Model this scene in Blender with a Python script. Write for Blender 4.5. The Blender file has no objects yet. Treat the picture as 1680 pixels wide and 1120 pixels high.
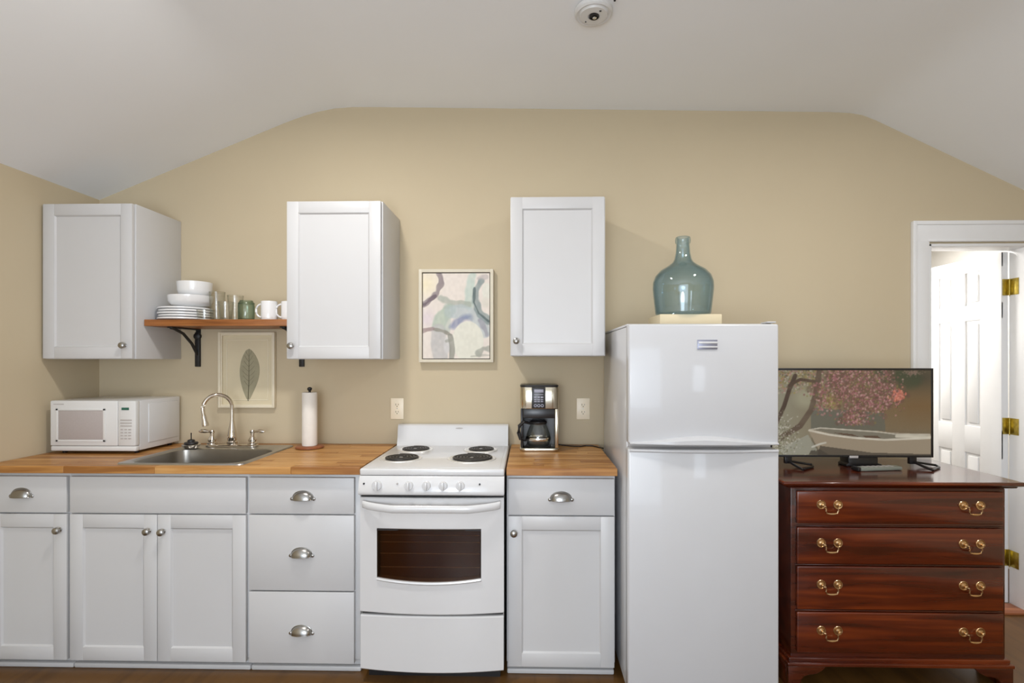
import bpy, bmesh, math, random
import numpy as np
from mathutils import Vector, Matrix
random.seed(7)
rng = np.random.default_rng(5)
C = bpy.context.scene.collection
SC = bpy.context.scene
PI = math.pi

# ------------------------------------------------------------------ camera, world, light, exposure
cd = bpy.data.cameras.new('camera')
cam = bpy.data.objects.new('camera', cd); C.objects.link(cam)
cam.location = (0, -2.85, 1.35)
cam.rotation_euler = (PI / 2, 0, math.radians(1.3))
cd.sensor_width = 36; cd.lens = 867 / 1680 * 36
cd.shift_x = -8.3 / 1680; cd.shift_y = 30 / 1680
cd.clip_start = .05
SC.camera = cam

wd = bpy.data.worlds.new('world'); SC.world = wd; wd.use_nodes = True
wd.node_tree.nodes['Background'].inputs[0].default_value = (.75, .86, 1, 1)
wd.node_tree.nodes['Background'].inputs[1].default_value = 1.0

def area(name, loc, target, sx, sy, power, col=(1, 1, 1), spread=None):
    l = bpy.data.lights.new(name, 'AREA'); l.shape = 'RECTANGLE'; l.size = sx; l.size_y = sy
    l.energy = power; l.color = col
    if spread: l.spread = spread
    o = bpy.data.objects.new(name, l); C.objects.link(o); o.location = loc
    d = Vector(target) - Vector(loc)
    o.rotation_euler = d.to_track_quat('-Z', 'Y').to_euler()
    return o
def can(name, loc, power, col):          # recessed ceiling downlight
    o = area(name, loc, (loc[0], loc[1], 0), .15, .15, power, col); o.data.shape = 'DISK'; return o
can('downlight_left', (-.82, -1.22, 2.66), 15.5, (1, .965, .92))
can('downlight_right', (1.30, -1.30, 2.62), 11, (1, .965, .92))
pl = bpy.data.lights.new('room_fill_light', 'POINT'); pl.energy = 88; pl.color = (.90, .945, 1.0); pl.shadow_soft_size = .45  # added unseen fill behind the camera, lifts the ceiling and lower fronts
po = bpy.data.objects.new('room_fill_light', pl); C.objects.link(po); po.location = (-.35, -3.9, 1.15)
area('rear_fill_light', (-.45, -5.17, 1.25), (-.45, 0, 1.4), 2.7, 1.9, 34, (.76, .87, 1))  # added broad fill in the rear opening, brightens the front faces evenly
area('window_daylight', (1.985, -5.17, 1.24), (1.985, 0, 1.24), .34, .82, 3.4, (.80, .89, 1))
area('hall_lamp_light', (2.12, 1.0, 1.75), (2.62, .55, 1.25), .5, .5, 9.5, (1, .98, .95))
area('hall_ceiling_light', (2.4, .75, 2.28), (2.4, .2, 0), .6, .6, 15, (1, .97, .92))

SC.view_settings.view_transform = 'Standard'; SC.view_settings.look = 'None'
SC.view_settings.gamma = 1; SC.view_settings.use_curve_mapping = False
SC.view_settings.exposure = 0.27
SC.cycles.max_bounces = 10
SC.cycles.transparent_max_bounces = 16

# ------------------------------------------------------------------ materials
def lin(c):
    c = c / 255.0
    return c / 12.92 if c <= .04045 else ((c + .055) / 1.055) ** 2.4
def rgb(r, g, b): return (lin(r), lin(g), lin(b), 1)

def mat(name, col, rough=.5, metal=0, spec=.5, coat=0, coat_rough=.05, var=.03, scale=8, bump=0, bscale=60, emit=None, estr=0):
    m = bpy.data.materials.new(name); m.use_nodes = True
    nt = m.node_tree; b = nt.nodes['Principled BSDF']
    b.inputs['Roughness'].default_value = rough; b.inputs['Metallic'].default_value = metal
    b.inputs['Specular IOR Level'].default_value = spec
    b.inputs['Coat Weight'].default_value = coat; b.inputs['Coat Roughness'].default_value = coat_rough
    tc = nt.nodes.new('ShaderNodeTexCoord')
    n = nt.nodes.new('ShaderNodeTexNoise'); n.inputs['Scale'].default_value = scale; n.inputs['Detail'].default_value = 3
    nt.links.new(tc.outputs['Object'], n.inputs['Vector'])
    r = nt.nodes.new('ShaderNodeValToRGB')
    r.color_ramp.elements[0].position = .3; r.color_ramp.elements[1].position = .7
    r.color_ramp.elements[0].color = tuple(x * (1 - var) for x in col[:3]) + (1,)
    r.color_ramp.elements[1].color = tuple(min(1, x * (1 + var)) for x in col[:3]) + (1,)
    nt.links.new(n.outputs[0], r.inputs[0]); nt.links.new(r.outputs[0], b.inputs['Base Color'])
    if bump:
        n2 = nt.nodes.new('ShaderNodeTexNoise'); n2.inputs['Scale'].default_value = bscale; n2.inputs['Detail'].default_value = 4
        nt.links.new(tc.outputs['Object'], n2.inputs['Vector'])
        bp = nt.nodes.new('ShaderNodeBump'); bp.inputs['Strength'].default_value = bump; bp.inputs['Distance'].default_value = .002
        nt.links.new(n2.outputs[0], bp.inputs['Height']); nt.links.new(bp.outputs[0], b.inputs['Normal'])
    if emit:
        b.inputs['Emission Color'].default_value = emit; b.inputs['Emission Strength'].default_value = estr
    return m

def wood(name, cols, rough=.4, sx=2.0, sy=28, sz=28, coat=0, rand=0.5, spec=.5, axis_detail=5):
    """grain runs along x; each separate stave gets its own tone and its own piece of grain"""
    m = bpy.data.materials.new(name); m.use_nodes = True
    nt = m.node_tree; b = nt.nodes['Principled BSDF']
    b.inputs['Roughness'].default_value = rough; b.inputs['Coat Weight'].default_value = coat
    b.inputs['Coat Roughness'].default_value = .12; b.inputs['Specular IOR Level'].default_value = spec
    tc = nt.nodes.new('ShaderNodeTexCoord'); oi = nt.nodes.new('ShaderNodeObjectInfo')
    mp = nt.nodes.new('ShaderNodeMapping'); mp.inputs['Scale'].default_value = (sx, sy, sz)
    mul = nt.nodes.new('ShaderNodeMath'); mul.operation = 'MULTIPLY'; mul.inputs[1].default_value = 37
    cmb = nt.nodes.new('ShaderNodeCombineXYZ')
    nt.links.new(oi.outputs['Random'], mul.inputs[0]); nt.links.new(mul.outputs[0], cmb.inputs[1])
    nt.links.new(cmb.outputs[0], mp.inputs['Location']); nt.links.new(tc.outputs['Object'], mp.inputs['Vector'])
    n = nt.nodes.new('ShaderNodeTexNoise'); n.inputs['Scale'].default_value = 1; n.inputs['Detail'].default_value = axis_detail
    n.inputs['Distortion'].default_value = .6
    nt.links.new(mp.outputs[0], n.inputs['Vector'])
    a = nt.nodes.new('ShaderNodeMath'); a.operation = 'MULTIPLY_ADD'; a.inputs[1].default_value = rand; a.inputs[2].default_value = -rand / 2
    nt.links.new(oi.outputs['Random'], a.inputs[0])
    s = nt.nodes.new('ShaderNodeMath'); s.operation = 'ADD'
    nt.links.new(n.outputs[0], s.inputs[0]); nt.links.new(a.outputs[0], s.inputs[1])
    r = nt.nodes.new('ShaderNodeValToRGB'); e = r.color_ramp.elements
    e[0].position = .28; e[0].color = cols[0]; e[1].position = .72; e[1].color = cols[-1]
    for i, c in enumerate(cols[1:-1]):
        x = e.new(.28 + .44 * (i + 1) / (len(cols) - 1)); x.color = c
    nt.links.new(s.outputs[0], r.inputs[0]); nt.links.new(r.outputs[0], b.inputs['Base Color'])
    return m

def glass(name, tint, edge, gloss=.12):
    """thin-walled glass: tinted see-through with fresnel reflections; rims read darker by facing"""
    m = bpy.data.materials.new(name); m.use_nodes = True
    nt = m.node_tree; nt.nodes.clear()
    out = nt.nodes.new('ShaderNodeOutputMaterial')
    lw = nt.nodes.new('ShaderNodeLayerWeight'); lw.inputs[0].default_value = .35
    mixc = nt.nodes.new('ShaderNodeMix'); mixc.data_type = 'RGBA'
    mixc.inputs[6].default_value = tint; mixc.inputs[7].default_value = edge
    nt.links.new(lw.outputs['Facing'], mixc.inputs[0])
    tr = nt.nodes.new('ShaderNodeBsdfTransparent'); nt.links.new(mixc.outputs[2], tr.inputs[0])
    gl = nt.nodes.new('ShaderNodeBsdfGlossy'); gl.inputs['Roughness'].default_value = .03
    pw = nt.nodes.new('ShaderNodeMath'); pw.operation = 'POWER'; pw.inputs[1].default_value = 4
    l2 = nt.nodes.new('ShaderNodeLayerWeight'); l2.inputs[0].default_value = .5
    nt.links.new(l2.outputs['Facing'], pw.inputs[0])
    ad = nt.nodes.new('ShaderNodeMath'); ad.operation = 'MULTIPLY_ADD'; ad.inputs[1].default_value = .5; ad.inputs[2].default_value = gloss * .25
    nt.links.new(pw.outputs[0], ad.inputs[0])
    mx = nt.nodes.new('ShaderNodeMixShader'); nt.links.new(ad.outputs[0], mx.inputs[0])
    nt.links.new(tr.outputs[0], mx.inputs[1]); nt.links.new(gl.outputs[0], mx.inputs[2])
    nt.links.new(mx.outputs[0], out.inputs[0])
    return m

def vcol_mat(name, rough=.6, emissive=0, coat=0, base=1.0):
    m = bpy.data.materials.new(name); m.use_nodes = True
    nt = m.node_tree; b = nt.nodes['Principled BSDF']
    at = nt.nodes.new('ShaderNodeAttribute'); at.attribute_name = 'picture'
    b.inputs['Roughness'].default_value = rough; b.inputs['Coat Weight'].default_value = coat
    if emissive:
        b.inputs['Base Color'].default_value = (.01, .01, .01, 1)
        nt.links.new(at.outputs['Color'], b.inputs['Emission Color']); b.inputs['Emission Strength'].default_value = emissive
    else:
        nt.links.new(at.outputs['Color'], b.inputs['Base Color'])
    return m

M = {}
M['wall'] = mat('wall_paint', (.565, .475, .327), .85, var=.015, scale=1.5, bump=.06, bscale=180)
M['ceil'] = mat('ceiling_paint', (.90, .925, .955), .9, var=.01, scale=2, bump=.04, bscale=120)
M['trim'] = mat('trim_paint', (.80, .80, .80), .4, var=.01)
M['cab'] = mat('cabinet_paint', (.585, .584, .588), .38, var=.012, scale=3)
M['white'] = mat('white_enamel', (.66, .66, .665), .22, var=.006, coat=.4)
M['fridge'] = mat('fridge_enamel', (.585, .59, .605), .3, var=.006, coat=.5, coat_rough=.06)
M['plastic'] = mat('white_plastic', (.70, .70, .69), .35, var=.01)
M['greywin'] = mat('grey_mesh_window', rgb(176, 168, 166), .3, var=.03, scale=200, coat=.4)
M['mgrey'] = mat('grey_print', rgb(180, 175, 172), .5)
M['black'] = mat('black_plastic', (.012, .011, .012), .3, var=.1)
M['blackm'] = mat('black_iron', (.010, .009, .009), .5, var=.2, scale=40)
M['void'] = mat('dark_gap', (.02, .02, .02), .8)
M['nickel'] = mat('brushed_nickel', (.38, .37, .35), .28, 1, var=.1, scale=20)
M['bnickel'] = mat('polished_nickel', (.72, .66, .58), .12, 1, var=.05, scale=20)
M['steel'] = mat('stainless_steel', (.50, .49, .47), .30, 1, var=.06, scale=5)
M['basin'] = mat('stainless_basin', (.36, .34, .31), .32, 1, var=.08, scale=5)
M['pan'] = mat('drip_pan_metal', (.86, .86, .85), .35, .6)
M['chrome'] = mat('chrome', (.72, .70, .66), .14, 1, var=.03)
M['coffee_chrome'] = mat('coffee_steel', (.60, .55, .44), .20, 1, var=.06)
M['brass'] = mat('antique_brass', (.72, .50, .28), .25, 1, var=.12, scale=60)
M['hinge'] = mat('hinge_brass', (.42, .32, .07), .3, 1, var=.2, scale=60)
M['coil'] = mat('burner_coil', (.03, .028, .026), .45, .3, var=.3, scale=50)
M['china'] = mat('china', (.82, .82, .82), .15, var=.005, coat=.5)
M['chinarim'] = mat('china_rim', (.06, .065, .07), .3)
M['paper'] = mat('paper_towel', (.80, .76, .70), .95, var=.02, scale=30, bump=.5, bscale=90)
M['cream'] = mat('cream_frame', rgb(226, 216, 192), .5, var=.02)
M['whframe'] = mat('whitewashed_frame', rgb(214, 206, 186), .5, var=.03, scale=20)
M['outlet'] = mat('ivory_plate', rgb(244, 230, 204), .35)
M['outslot'] = mat('outlet_slot', rgb(110, 95, 65), .6)
M['stand'] = mat('beige_board', rgb(214, 200, 168), .6, var=.03)
M['remote'] = mat('grey_remote', rgb(128, 132, 122), .4)
M['butcher'] = wood('butcher_block', [rgb(148, 96, 44), rgb(182, 130, 70), rgb(204, 156, 96)], .38, 3, 45, 45, 0, .34)
M['shelf'] = wood('shelf_wood', [rgb(110, 60, 18), rgb(150, 92, 42), rgb(172, 112, 60)], .4, 3, 40, 40, 0, .1)
M['mahog'] = wood('mahogany', [rgb(46, 10, 2), rgb(84, 28, 8), rgb(118, 48, 14)], .22, 1.6, 22, 26, .6, .06, .5)
M['mahogd'] = wood('mahogany_dark', [rgb(40, 12, 6), rgb(72, 26, 12), rgb(90, 36, 16)], .22, 1.6, 22, 26, .6, .06)
M['basewood'] = wood('holder_wood', [rgb(140, 82, 50), rgb(184, 120, 80)], .4)
M['floor'] = wood('floor_wood', [rgb(62, 40, 16), rgb(84, 56, 24), rgb(104, 72, 34)], .35, 14, 1.4, 2)
M['cavity'] = mat('oven_cavity', (.15, .08, .028), .5, var=.2)
M['ovenglass'] = glass('oven_glass', (.62, .47, .34, 1), (.10, .08, .07, 1), .12)
M['bottleg'] = glass('bottle_glass', (.85, .92, .955, 1), (.54, .69, .78, 1), .25)
M['clear'] = glass('clear_glass', (.985, .985, .975, 1), (.82, .83, .80, 1), .2)
M['green'] = glass('green_glass', (.86, .92, .88, 1), (.48, .58, .52, 1), .2)
M['picglass'] = glass('window_glass', (.95, .97, .96, 1), (.6, .65, .62, 1), .2)
M['display'] = mat('green_display', (.01, .02, .015), .3, emit=(.02, .12, .08, 1), estr=.6)
M['leaf'] = mat('leaf_print', rgb(158, 152, 126), .8, var=.06, scale=50)
M['leafvein'] = mat('leaf_vein', rgb(92, 84, 62), .8)
M['badge'] = mat('badge_grey', rgb(150, 152, 168), .35, .6)
M['mat'] = mat('cream_mat', rgb(214, 202, 172), .8)
M['art'] = vcol_mat('watercolour_print', .7)
M['screen'] = vcol_mat('screen_picture', .25, emissive=.74, coat=.3)
M['hall'] = mat('hall_paint', (.82, .80, .76), .8)
M['bluebtn'] = mat('panel_print', rgb(150, 150, 165), .4)

# ------------------------------------------------------------------ mesh helpers
class MB:
    def __init__(s): s.bm = bmesh.new()
    def _merge(s, b):
        me = bpy.data.meshes.new('tmp'); b.to_mesh(me); b.free(); s.bm.from_mesh(me); bpy.data.meshes.remove(me)
    def box(s, x0, x1, y0, y1, z0, z1, bev=.0, seg=2):
        b = bmesh.new(); bmesh.ops.create_cube(b, size=1)
        for v in b.verts:
            v.co = ((x0 + x1) / 2 + v.co.x * (x1 - x0), (y0 + y1) / 2 + v.co.y * (y1 - y0), (z0 + z1) / 2 + v.co.z * (z1 - z0))
        if bev: bmesh.ops.bevel(b, geom=b.edges[:], offset=bev, segments=seg, affect='EDGES', profile=.5)
        s._merge(b); return s
    def prism(s, pts, a0, a1, axis='y', bev=0, seg=2):
        """pts 2-D outline; axis = extrusion axis. y: (x,z)  x: (y,z)  z: (x,y)"""
        b = bmesh.new()
        def P(p, a):
            return {'y': (p[0], a, p[1]), 'x': (a, p[0], p[1]), 'z': (p[0], p[1], a)}[axis]
        v0 = [b.verts.new(P(p, a0)) for p in pts]; v1 = [b.verts.new(P(p, a1)) for p in pts]
        n = len(pts); b.faces.new(v0); b.faces.new(v1[::-1])
        for i in range(n): b.faces.new((v0[i], v1[i], v1[(i + 1) % n], v0[(i + 1) % n]))
        bmesh.ops.recalc_face_normals(b, faces=b.faces)
        if bev:
            ed = [e for e in b.edges if len(e.link_faces) == 2 and e.calc_face_angle(0) > .5]
            bmesh.ops.bevel(b, geom=ed, offset=bev, segments=seg, affect='EDGES', profile=.5)
        s._merge(b); return s
    def lathe(s, prof, c, n=32, axis='z', sx=1, sy=1):
        """prof: list of (radius, height) from one end to the other; closed at r=0 ends"""
        b = bmesh.new(); rings = []
        def P(r, h, a):
            x, y = r * math.cos(a) * sx, r * math.sin(a) * sy
            if axis == 'z': q = (x, y, h)
            elif axis == '-y': q = (x, -h, y)
            else: q = (h, x, y)
            return (q[0] + c[0], q[1] + c[1], q[2] + c[2])
        for r, h in prof:
            if r < 1e-6: rings.append([b.verts.new(P(0, h, 0))])
            else: rings.append([b.verts.new(P(r, h, 2 * PI * i / n)) for i in range(n)])
        for A, B in zip(rings, rings[1:]):
            for i in range(n):
                j = (i + 1) % n
                if len(A) == 1 and len(B) == 1: continue
                if len(A) == 1: b.faces.new((A[0], B[i], B[j]))
                elif len(B) == 1: b.faces.new((A[i], A[j], B[0]))
                else: b.faces.new((A[i], A[j], B[j], B[i]))
        bmesh.ops.recalc_face_normals(b, faces=b.faces)
        s._merge(b); return s
    def tube(s, pts, r, n=8, closed=False, flat=1.0, up=(0, 0, 1)):
        b = bmesh.new(); P = [Vector(p) for p in pts]; N = len(P)
        R = r if hasattr(r, '__len__') else [r] * N
        rings = []
        for i in range(N):
            if closed: t = P[(i + 1) % N] - P[i - 1]
            else: t = P[min(i + 1, N - 1)] - P[max(i - 1, 0)]
            t.normalize(); u = Vector(up)
            if abs(t.dot(u)) > .97: u = Vector((0, 1, 0)) if abs(t.y) < .9 else Vector((1, 0, 0))
            a = t.cross(u).normalized(); c = a.cross(t).normalized()
            rings.append([b.verts.new(P[i] + a * math.cos(2 * PI * k / n) * R[i] + c * math.sin(2 * PI * k / n) * R[i] * flat) for k in range(n)])
        for i in range(N if closed else N - 1):
            A, B = rings[i], rings[(i + 1) % N]
            for k in range(n): b.faces.new((A[k], A[(k + 1) % n], B[(k + 1) % n], B[k]))
        if not closed: b.faces.new(rings[0][::-1]); b.faces.new(rings[-1])
        bmesh.ops.recalc_face_normals(b, faces=b.faces)
        s._merge(b); return s
    def sweep(s, prof, path):
        """prof(t)-> list of points for each path parameter in order, skinned"""
        b = bmesh.new(); rings = [[b.verts.new(p) for p in prof(t)] for t in path]; n = len(rings[0])
        for A, B in zip(rings, rings[1:]):
            for k in range(n): b.faces.new((A[k], A[(k + 1) % n], B[(k + 1) % n], B[k]))
        b.faces.new(rings[0][::-1]); b.faces.new(rings[-1])
        bmesh.ops.recalc_face_normals(b, faces=b.faces)
        s._merge(b); return s
    def bow(s, x0, x1, z0, z1, yb, ye, xc, hw, amt, zb=None, n=20, rnd=.004):
        """panel whose front bows outwards (towards -y) by amt at xc"""
        def f(x): return ye - amt * (1 - ((x - xc) / hw) ** 2)
        zb = zb or (lambda x: z0)
        def prof(t):
            x = x0 + (x1 - x0) * t; y = f(x); q = zb(x)
            return [(x, yb, q), (x, y + rnd, q), (x, y, q + rnd), (x, y, z1 - rnd), (x, y + rnd, z1), (x, yb, z1)]
        return s.sweep(prof, [i / n for i in range(n + 1)])
    def build(s, name, material, parent=None, smooth=35):
        me = bpy.data.meshes.new(name); off = wloc(parent) if parent else Vector((0, 0, 0))
        for v in s.bm.verts: v.co -= off
        s.bm.to_mesh(me); s.bm.free()
        for p in me.polygons: p.use_smooth = True
        me.set_sharp_from_angle(angle=math.radians(smooth))
        me.materials.append(material)
        o = bpy.data.objects.new(name, me); C.objects.link(o)
        if parent: o.parent = parent
        return o
def wloc(o):
    l = Vector((0, 0, 0))
    while o: l += o.location; o = o.parent
    return l
def tag(o, label=None, cat=None, group=None, kind=None):
    if label: o['label'] = label
    if cat: o['category'] = cat
    if group: o['group'] = group
    if kind: o['kind'] = kind
    return o
def thing(name, label, cat, loc=(0, 0, 0), group=None):
    o = bpy.data.objects.new(name, None); C.objects.link(o); o.location = loc; o.empty_display_size = .05
    return tag(o, label, cat, group)
def recenter(o):
    """move a single-mesh thing's origin to its base"""
    me = o.data; co = np.zeros(len(me.vertices) * 3); me.vertices.foreach_get('co', co); co = co.reshape(-1, 3)
    c = Vector(((co[:, 0].min() + co[:, 0].max()) / 2, (co[:, 1].min() + co[:, 1].max()) / 2, co[:, 2].min()))
    me.transform(Matrix.Translation(-c)); o.location = c
    return o

# ------------------------------------------------------------------ setting
CEIL = [(-2.36, 2.227), (-1.34, 2.636), (-1.24, 2.672), (-1.15, 2.698), (-1.06, 2.715), (-.96, 2.722), (-.8, 2.720),
        (1.60, 2.668), (1.70, 2.662), (1.77, 2.650), (1.84, 2.622), (3.0, 2.056)]
REAR = -5.2
def ceil_prism():
    top = [(x, z + .08) for x, z in CEIL[::-1]]
    return MB().prism(CEIL + top, REAR, .12, 'y')
ceil_prism().build('ceiling', M['ceil'])['kind'] = 'structure'
MB().box(-2.46, 3.1, REAR - .1, 3.0, -.08, 0).build('floor', M['floor'])['kind'] = 'structure'
outline = [(-2.36, 0), (2.116, 0), (2.116, 1.965), (2.66, 1.965), (2.66, 0), (3.0, 0)] + CEIL[::-1]
MB().prism(outline, 0, .12, 'y').build('wall_back', M['wall'])['kind'] = 'structure'
MB().box(-2.46, -2.36, REAR, .12, 0, 2.307).build('wall_left', M['wall'])['kind'] = 'structure'
MB().box(3.0, 3.1, REAR, .12, 0, 2.14).build('wall_right', M['wall'])['kind'] = 'structure'
rear = MB()
rear.box(-2.46, -1.85, REAR - .1, REAR, 0, 2.15).box(.95, 1.8, REAR - .1, REAR, 0, 2.75).box(2.17, 3.1, REAR - .1, REAR, 0, 2.1)
rear.box(-1.85, .95, REAR - .1, REAR, 2.25, 2.75).box(1.8, 2.17, REAR - .1, REAR, 0, .82).box(1.8, 2.17, REAR - .1, REAR, 1.66, 2.75)
rear.build('wall_rear', M['wall'])['kind'] = 'structure'
w = MB().box(-1.85, -1.79, REAR - .08, REAR + .01, .02, 2.25).box(.89, .95, REAR - .08, REAR + .01, .02, 2.25)\
    .box(-.48, -.42, REAR - .08, REAR + .01, .02, 2.25).box(-1.85, .95, REAR - .08, REAR + .01, 2.2, 2.26).build('window_1', M['trim'])
w['kind'] = 'structure'
w = MB().box(1.8, 1.815, REAR - .08, REAR + .01, .82, 1.66).box(2.155, 2.17, REAR - .08, REAR + .01, .82, 1.66)\
    .box(1.8, 2.17, REAR - .08, REAR + .01, .82, .835).box(1.8, 2.17, REAR - .08, REAR + .01, 1.645, 1.66).build('window_2', M['trim'])
w['kind'] = 'structure'
# hall beyond the doorway
h = MB().box(1.5, 1.6, .12, 2.9, 0, 2.3).box(3.1, 3.2, .12, 2.9, 0, 2.3).box(1.5, 3.2, 2.9, 3.0, 0, 2.3)
h.build('wall_hall', M['hall'])['kind'] = 'structure'
MB().box(1.5, 3.2, .12, 3.0, 2.3, 2.38).build('ceiling_hall', M['hall'])['kind'] = 'structure'
# door casing and jambs
cs = MB()
def casing_v(x0, x1, out):
    cs.box(x0, x1, -.018, -.0005, 0, 2.08, .003)
    a = (x0 - .0012, x0 + .02) if out < 0 else (x1 - .02, x1 + .0012)
    cs.box(a[0], a[1], -.026, -.0008, 0, 2.0 + .0812, .004)
casing_v(2.022, 2.110, -1); casing_v(2.668, 2.755, 1)
cs.box(2.0225, 2.7545, -.0188, -.0007, 1.975, 2.0795, .003); cs.box(2.0218, 2.7552, -.0255, -.0009, 2.06, 2.0818, .004)
cs.box(2.10, 2.68, -.022, -.0005, 1.972, 1.985, .003)
cs.build('trim_1', M['trim'])['kind'] = 'structure'
jb = MB().box(2.1165, 2.130, -.004, .125, 0, 1.964, .002).box(2.646, 2.6595, -.004, .125, 0, 1.964, .002).box(2.1165, 2.6595, -.004, .125, 1.950, 1.9645, .002)
jb.build('trim_2', M['trim'])['kind'] = 'structure'
MB().box(2.76, 3.0, -.015, -.0005, 0, .11, .004).build('baseboard_back', M['trim'])['kind'] = 'structure'
MB().box(2.116, 2.66, 0.0, .12, 0, .012, .003).build('trim_3', M['basewood'])['kind'] = 'structure'
# open six-panel door (swung into the hall), face towards -x
dr = thing('door_1', 'white six panel door standing open into the bright hallway', 'door', (2.625, .14, .012)); dr['kind'] = 'structure'; del dr['category']
DX0, DX1, DY0, DY1 = 2.607, 2.643, .128, .70
slab = MB().box(DX0 + .008, DX1, DY0, DY1, .012, 1.945)
rows = [(.10, .14), (.80, .16), (1.54, .10), (1.86, .085)]
for z0, z1 in ((.012, .16), (.80, .96), (1.58, 1.67), (1.865, 1.945)): slab.box(DX0, DX0 + .01, DY0, DY1, z0, z1, .002)
for y0, y1 in ((DY0, .265), (.372, .468), (.575, DY1)): slab.box(DX0 - .0002, DX0 + .01, y0, y1, .012, 1.945, .002)
slab.build('slab', M['trim'], dr)
for z0, z1 in ((.16, .80), (.96, 1.58), (1.67, 1.865)):
    for y0, y1 in ((.265, .372), (.468, .575)):
        MB().box(DX0 + .001, DX0 + .012, y0 + .018, y1 - .018, z0 + .018, z1 - .018, .005).build('panel', M['trim'], dr)
for z in (1.75, .985, .26):
    hg = MB().box(2.612, 2.643, .124, .1285, z - .045, z + .045, .001).box(2.6435, 2.647, .066, .119, z - .045, z + .045, .001)
    hg.build('hinge', M['hinge'], dr)
    MB().lathe([(0, -.045), (.006, -.045), (.006, .045), (0, .045)], (2.646, .122, z), 12).lathe([(0, -.05), (.004, -.05), (.0, -.044)], (2.646, .122, z), 8)\
        .build('hinge_pin', M['hinge'], dr)

# ------------------------------------------------------------------ cabinets
def shaker(x0, x1, z0, z1, yf, parent, knob=None, st=.058, name='door'):
    """frame and recessed panel door; yf = front plane"""
    f = MB()
    yb = yf + .019
    f.box(x0, x0 + st, yf, yb, z0, z1, .0022).box(x1 - st, x1, yf, yb, z0, z1, .0022)
    f.box(x0 + st - .001, x1 - st + .001, yf, yb, z0, z0 + st, .0022).box(x0 + st - .001, x1 - st + .001, yf, yb, z1 - st, z1, .0022)
    # sloping sticking around the panel
    a, b2, c, d = x0 + st, x1 - st, z0 + st, z1 - st; k = .006; yp = yf + .008
    bm = bmesh.new()
    O = [bm.verts.new(p) for p in ((a, yf + .001, c), (b2, yf + .001, c), (b2, yf + .001, d), (a, yf + .001, d))]
    I = [bm.verts.new(p) for p in ((a + k, yp, c + k), (b2 - k, yp, c + k), (b2 - k, yp, d - k), (a + k, yp, d - k))]
    for i in range(4): bm.faces.new((O[i], O[(i + 1) % 4], I[(i + 1) % 4], I[i]))
    f._merge(bm)
    o = f.build(name, M['cab'], parent)
    MB().box(a - .002, b2 + .002, yp - .0004, yb - .003, c - .002, d + .002).build('door_panel', M['cab'], o)
    if knob: make_knob(knob[0], yf, knob[1], o)
    return o
def make_knob(x, yf, z, parent):
    MB().lathe([(0, 0), (.0085, 0), (.0085, .002), (.005, .004), (.0045, .012), (.009, .015), (.0145, .019), (.0155, .023), (.0135, .028), (.008, .031), (0, .032)],
               (x, yf, z), 24, '-y').build('knob', M['nickel'], parent)
def cup_pull(x, yf, z, parent):
    """bin pull, z = its lower edge"""
    a, b2, c = .044, .036, .026
    m = MB(); bm = bmesh.new(); nu, nv = 20, 8; g = []
    for i in range(nu + 1):
        u = PI * i / nu; r = []
        for j in range(nv + 1):
            v = PI / 2 * j / nv
            q = math.sin(u) ** .75
            r.append(bm.verts.new((x - a * math.cos(u), yf - c * q * math.cos(v) - .0005, z + b2 * q * math.sin(v))))
        g.append(r)
    for i in range(nu):
        for j in range(nv):
            try: bm.faces.new((g[i][j], g[i + 1][j], g[i + 1][j + 1], g[i][j + 1]))
            except ValueError: pass
    bmesh.ops.remove_doubles(bm, verts=bm.verts, dist=1e-5)
    m._merge(bm)
    pts = [(x - a * math.cos(PI * i / nu), yf - c * math.sin(PI * i / nu) ** .75, z) for i in range(nu + 1)]
    m.tube(pts, .0016, 6)
    # backplate rim and ears
    m.tube([(x - (a + .001) * math.cos(PI * i / nu), yf - .001, z + (b2 + .001) * math.sin(PI * i / nu) ** .75) for i in range(nu + 1)], .002, 6)
    for s in (-1, 1):
        m.lathe([(0, 0), (.0075, 0), (.0075, .003), (.005, .005), (0, .0055)], (x + s * .047, yf, z + .003), 14, '-y')
    return m.build('cup_pull', M['nickel'], parent, 50)
def drawer(x0, x1, z0, z1, yf, parent, pull=None, pm=None):
    o = MB().box(x0, x1, yf, yf + .019, z0, z1, .0025).build('drawer', M['cab'], parent)
    if pull: cup_pull(pull[0], yf, pull[1], o)
    return o

YC = -.5878      # carcass front plane
YF = -.6075     # door front plane
def base(name, label, x0, x1):
    t = thing(name, label, 'cabinet', ((x0 + x1) / 2, -.3, 0), 'white base cabinets')
    if 'sink' in label:   # open-topped box, so that the basin hangs in it
        m = MB().box(x0, x0 + .016, YC + .0125, -.0205, .06, .863).box(x1 - .016, x1, YC + .0125, -.0205, .06, .863).box(x0 + .0165, x1 - .0165, YC + .0125, -.0205, .06, .078)
        m.box(x0, x1, -.02, -.005, .06, .863, .001).box(x0, x1, YC, YC + .012, .06, .863, .001)
    else: m = MB().box(x0, x1, YC, -.005, .06, .863, .001)
    m.build('carcass', M['cab'], t)
    MB().box(x0 + .001, x1 - .001, -.555, -.52, 0, .0595).box(x0 + .001, x1 - .001, -.578, -.5555, 0, .022, .006)\
        .build('toe_kick', M['cab'], t)
    return t
t = base('base_cabinet', 'white base cabinet at the far left with one drawer over one door', -2.358, -1.9962)
drawer(-2.352, -2.002, .688, .845, YF, t, (-2.200, .769 - .012))
shaker(-2.352, -2.002, .050, .682, YF, t, (-2.029, .616))
t = base('base_cabinet', 'wide white sink base cabinet with plain top panel above two doors', -1.9958, -1.2102)
MB().box(-1.988, -1.217, YF, YF + .019, .688, .845, .0025).build('false_front', M['cab'], t)
shaker(-1.988, -1.6045, .050, .682, YF, t, (-1.637, .614))
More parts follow.
